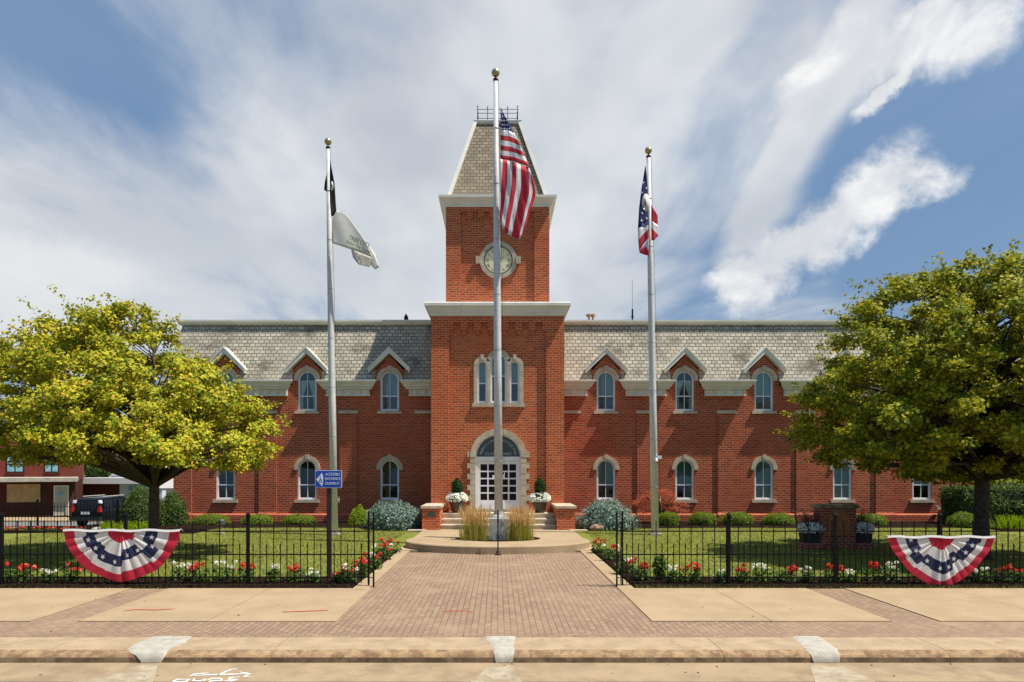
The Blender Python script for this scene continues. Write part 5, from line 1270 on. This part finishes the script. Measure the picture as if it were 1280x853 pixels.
tree("darker green maple tree on the right lawn, cut by the picture's edge", 1227, 18.6, .20,
     [(318, 1175, 1290), (335, 1145, 1320), (352, 1110, 1360), (372, 1075, 1400), (400, 1050, 1420), (430, 1035, 1440), (460, 1022, 1450), (490, 1010, 1458), (515, 998, 1460), (545, 996, 1460), (568, 1020, 1440), (585, 1080, 1400), (600, 1150, 1330)],
     .95, MR, 520, 300, .105, 2.3, 9, "maple trees on the lawn")
# background trees (each its own crown and trunk)
BGL = leaf_mat("far_tree_leaves", (.035, .065, .015), (.09, .13, .03), trans=.25, nscale=.5)
def far_tree(x, d, h, w, label, seed, n=3600, z0=-1.0):
    g = np.random.default_rng(seed); q = thing("background_tree", label, "tree", (x, d, z0), 0, "trees beyond the buildings")
    MB().tube([(0, 0, 0), (0, 0, h*.6)], [.3, .12], 8).build("trunk", BARK, q)
    P_, N_ = [], []
    for _ in range(60):
        v = g.normal(size=3); v /= np.linalg.norm(v); rr = g.uniform(.3, .9); c0 = np.array([v[0]*w/2*rr, v[1]*w/2*rr, h*.58+v[2]*h*.40*rr]); s_ = w*.14
        u = g.normal(size=(n//60, 3)); u /= np.linalg.norm(u, axis=1, keepdims=True); P_.append(c0+u*s_*np.array([1, 1, .65])*g.uniform(.6, 1, (n//60, 1))); N_.append(u+np.array([0, 0, .6])+g.normal(size=u.shape)*.4)
    P_ = np.concatenate(P_); leaves("crown", P_, np.concatenate(N_), g.uniform(.2, .38, len(P_)), BGL, q)
ft = [(-33, 72, 6.6, 8), (-41, 76, 7.2, 9), (-48.5, 80, 7.4, 9), (-56, 78, 7, 9), (-27.5, 80, 5.6, 8), (-63, 88, 8.5, 10), (-36.5, 62, 5.2, 5)]
for i, (x, d, h, w) in enumerate(ft): far_tree(x, d, h, w, "dark green tree behind the far left buildings, %s of that row from the left" % ORD[sorted(range(len(ft)), key=lambda k: ft[k][0]).index(i)], 20+i)
ft = [(44, 58, 4.2, 6), (50, 62, 4.6, 7), (57, 64, 5.2, 8), (66, 70, 5, 8), (38, 64, 3.6, 6)]
for i, (x, d, h, w) in enumerate(ft): far_tree(x, d, h, w, "green tree beyond the right hedge, %s of that row from the left" % ORD[sorted(range(len(ft)), key=lambda k: ft[k][0]).index(i)], 40+i, z0=-.5)

# ------------------------------------------------------------------ left background: parking, buildings, vehicle
MB().box(-80, -17.6, 32.5, 44.0, -1.4, -.95).build("parking_lot", ASPH_P, kind='structure')
MB().box(-80, -17.6, 44.0, 47.0, -1.4, -.84).build("far_pavement", CONC, kind='structure')
r = thing("brick_shop", "two storey dark brick building with boarded window and flat canopy at far left", "building", (-31.6, 51, -1.05), R(27))
def rl(b, name, m_, **k): o = b.build(name, m_, r, **k); return o
TEAL = mat("teal_window_panel", (.22, .42, .46), .35, var=.2, vscale=1.5, spec=.6)
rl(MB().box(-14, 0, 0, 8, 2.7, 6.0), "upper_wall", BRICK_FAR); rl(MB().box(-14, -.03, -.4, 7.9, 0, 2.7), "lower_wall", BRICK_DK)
rl(MB().box(-3.9, -.002, -.03, .3, 6.0, 6.25), "parapet", BRICK_FAR); b = MB(); b.box(-14, -3.9, -.08, .3, 6.0, 6.1); b.box(-3.95, .06, -.08, .32, 6.252, 6.34); rl(b, "parapet_coping", STONE)
for x0, x1 in ((-4.15, -3.2), (-1.85, -1.05), (-7.5, -6.5), (-10.5, -9.5)):
    w_ = rl(MB().box(x0, x1, -.02, .05, 3.35, 4.85), "window", TEAL)
    b = MB(); b.ring([(x0-.05, 3.3), (x1+.05, 3.3), (x1+.05, 4.9), (x0-.05, 4.9)], [(x0, 3.35), (x1, 3.35), (x1, 4.85), (x0, 4.85)], -.05, .02); b.box((x0+x1)/2-.03, (x0+x1)/2+.03, -.04, 0, 3.35, 4.85); b.box(x0, x1, -.041, 0, 3.85, 3.91); b.build("frame", BLACK, w_)
    MB().box(x0-.1, x1+.1, -.1, 0, 3.18, 3.29).build("sill", BRICK_DK, w_)
b = MB(); b.prism_x([(-1.3, 2.62), (-1.3, 2.90), (.0, 2.96), (.0, 2.7)], -14, .25); rl(b, "canopy", CONC_G)
for x in (-5.2, -1.9, .1): MB().tube([(x, -1.1, 0), (x, -1.1, 2.65)], .03).build("canopy_post", BLACK, r)
PLY = mat("plywood", (.50, .30, .13), .8, var=.15, vscale=3, dirt=(.36, .2, .09), dscale=2)
rl(MB().box(-4.1, -2.1, -.47, -.41, 1.15, 2.45), "boarded_window", PLY)
d_ = rl(MB().box(-1.2, -.42, -.48, -.41, .12, 2.25), "door", mat("tan_door", (.50, .42, .33), .6)); MB().box(-1.0, -.68, -.50, -.481, 1.55, 1.95).build("door_light", TEAL, d_); MB().ring([(-1.28, .1), (-.34, .1), (-.34, 2.33), (-1.28, 2.33)], [(-1.2, .1), (-.42, .1), (-.42, 2.25), (-1.2, 2.25)], -.5, -.41).build("door_frame", TRIM, d_)
# low brick and white garage, gabled house
SID = mat("white_siding", (.60, .64, .70), .7, var=.06); ROOFG = mat("grey_shingle", (.20, .19, .18), .9, var=.2)
r = thing("low_garage", "low brick garage with white flat roof edge behind the dark vehicle", "building", (-34.5, 58, -1.0))
rl(MB().box(-3, 2.4, 0, 6, 0, 2.25), "wall", BRICK_FAR); rl(MB().box(-3.2, 6.3, -.5, 6.2, 2.25, 2.75), "fascia", WHITE); rl(MB().box(2.4, 6.0, -.05, 6, 0, 2.25), "side_wall", SID)
rl(MB().box(-.9, 2.3, -.03, 0, .9, 2.2), "garage_door", BRICK_DK); rl(MB().box(3.2, 4.6, -.12, -.05, .9, 2.1), "window", TEAL)
r = thing("white_gabled_house", "white sided gabled house seen between the left tree trunk and garage", "house", (-31, 62, -1.0))
X1 = (161-CX)*62/F+31; b = MB(); b.prism_y([(-4.6, 0), (5.0, 0), (5.0, 2.3), (X1, 3.95), (-4.6, 2.3)], 0, 8); rl(b, "wall", SID)
b = MB(); 
for s_, xe, ze in ((-1, -5.0, 2.18), (1, 5.4, 2.25)): b.add([(X1, -.3, 4.10), (xe, -.3, ze), (xe, -.3, ze-.16), (X1, -.3, 3.92), (X1, 8.2, 4.10), (xe, 8.2, ze), (xe, 8.2, ze-.16), (X1, 8.2, 3.92)], [(0, 1, 2, 3), (4, 7, 6, 5), (0, 4, 5, 1), (3, 2, 6, 7), (1, 5, 6, 2)])
rl(b, "roof", WHITE); rl(MB().box(-.75, -.15, -.06, 0, 2.2, 3.0), "window", BLACK)
rl(MB().box(-4.4, 3, -2.5, -.01, 1.85, 2.05), "porch_roof", ROOFG)
r = thing("grey_roofed_house", "pale house with a grey roof glimpsed between the left tree and the building", "house", (-25.5, 50, -1.0))
rl(MB().box(1.2, 5, 0, 7, 0, 2.1), "wall", SID); b = MB(); b.prism_x([(-.5, 2.1), (3.5, 3.3), (7.5, 2.1)], .8, 5.3); rl(b, "roof", mat("pale_grey_roof", (.42, .40, .38), .8))
r = thing("pale_shed", "small pale grey building behind the right tree trunk and hedge", "building", ((1231-CX)*50/F, 50, -.3))
rl(MB().box(-1.6, .85, 0, 5, 0, 2.1), "wall", SID); b = MB(); b.rects([(-1.9, 1.0, -.3, 5.3, 1.9), (-1.9, 1.0, -.3, 5.3, 2.2)]); rl(b, "roof", mat("pale_metal_roof", (.55, .52, .5), .6))

# vehicle: rear three quarter view
CARP = mat("black_car_paint", (.006, .006, .007), .3, spec=.15, var=.05); CARG = mat("car_glass", (.010, .011, .013), .12, spec=.3); TYRE = mat("tyre_rubber", (.02, .02, .02), .9); TAIL = mat("tail_light_red", (.55, .02, .01), .25)
sv = thing("parked_suv", "black sport utility vehicle parked with its tail to the lawn, before the garage", "car", ((107-CX)*39.5/F, 39.5, -.94), R(-6))
secs = [(0.0, .80, .88, .45, .62, .98), (.12, .90, .95, .40, .60, 1.05), (.8, .95, .98, .36, .6, 1.08), (3.6, .95, .98, .36, .6, 1.06), (4.3, .93, .96, .40, .6, 1.02), (4.75, .82, .86, .45, .6, .90)]
b = MB(); vs = []
for y, wb, wm, z0, zm, z1 in secs:
    for x, z in ((-wb, z0), (-wm, zm), (-wm+.02, z1-.12), (-wm+.10, z1), (wm-.10, z1), (wm-.02, z1-.12), (wm, zm), (wb, z0)): vs.append((x, y, z))
b.add(vs, [(i*8+k, i*8+(k+1) % 8, (i+1)*8+(k+1) % 8, (i+1)*8+k) for i in range(len(secs)-1) for k in range(8)]+[tuple(range(7, -1, -1)), tuple(range((len(secs)-1)*8, len(secs)*8))])
cab = [(0.06, .84, 1.0), (.30, .72, 1.62), (.55, .70, 1.72), (2.1, .71, 1.76), (2.7, .70, 1.70), (3.6, .80, 1.02)]
vs = []
for y, w_, z in cab: vs += [(-(.86 if z < 1.7 or True else w_), y, 1.0), (-w_, y, z), (w_, y, z), (.86, y, 1.0)]
b.add(vs, [(i*4+k, i*4+(k+1) % 4, (i+1)*4+(k+1) % 4, (i+1)*4+k) for i in range(len(cab)-1) for k in range(4)]+[(3, 2, 1, 0), (20, 21, 22, 23)])
b.build("body", CARP, sv)
b = MB(); b.add([(-.70, .075, 1.08), (.70, .075, 1.08), (.62, .272, 1.57), (-.62, .272, 1.57)], [(0, 1, 2, 3)]); b.build("rear_window", CARG, sv, fix=False)
for s_ in (-1, 1):
    for y0, y1 in ((.45, 1.25), (1.35, 2.15), (2.25, 2.95)):
        zt = 1.62; b = MB(); b.add([(s_*.868, y0, 1.10), (s_*.868, y1, 1.10), (s_*.745, y1-.08 if y1 > 2.5 else y1, zt), (s_*.745, y0+.05, zt)], [(0, 1, 2, 3)]); b.build("side_window", CARG, sv, fix=False)
    tl = MB(); tl.prism_y([(s_*.74, .92), (s_*.93, .92), (s_*.91, 1.12), (s_*.86, 1.28), (s_*.80, 1.28), (s_*.76, 1.1)], -.03, .12); tl.build("tail_light", TAIL, sv)
    tl = MB(); tl.prism_y([(s_*.77, 1.42), (s_*.84, 1.42), (s_*.80, 1.6), (s_*.76, 1.6)], .02, .30); tl.build("clear_lens", SW, sv)
    for y in (.85, 3.8):
        w_ = empty("wheel", (s_*.84, y, .36)); w_.parent = sv
        t_ = MB(); pr = [(.24, -.11), (.35, -.11), (.37, -.07), (.37, .07), (.35, .11), (.24, .11)]; t_.lathe(pr, (0, 0, 0), 24); o = t_.build("tyre", TYRE, w_, smooth=False); o.rotation_euler.y = R(90)
        t_ = MB(); t_.lathe([(.03, -.09), (.24, -.08), (.24, .08), (.03, .09)], (0, 0, 0), 12); o = t_.build("rim", ALU, w_); o.rotation_euler.y = R(90)
b = MB(); b.box(-.94, .94, -.12, .1, .42, .66); b.build("bumper", mat("dark_bumper", (.02, .02, .022), .5), sv)
MB().box(-.26, .26, -.045, -.025, .78, .93).build("number_plate", SW, sv); MB().tube([(-.62, .6, 1.80), (-.62, 2.5, 1.82)], .02).build("roof_rail", ALU, sv); MB().tube([(.62, .6, 1.80), (.62, 2.5, 1.82)], .02).build("roof_rail", ALU, sv)
bpy.context.view_layer.update()
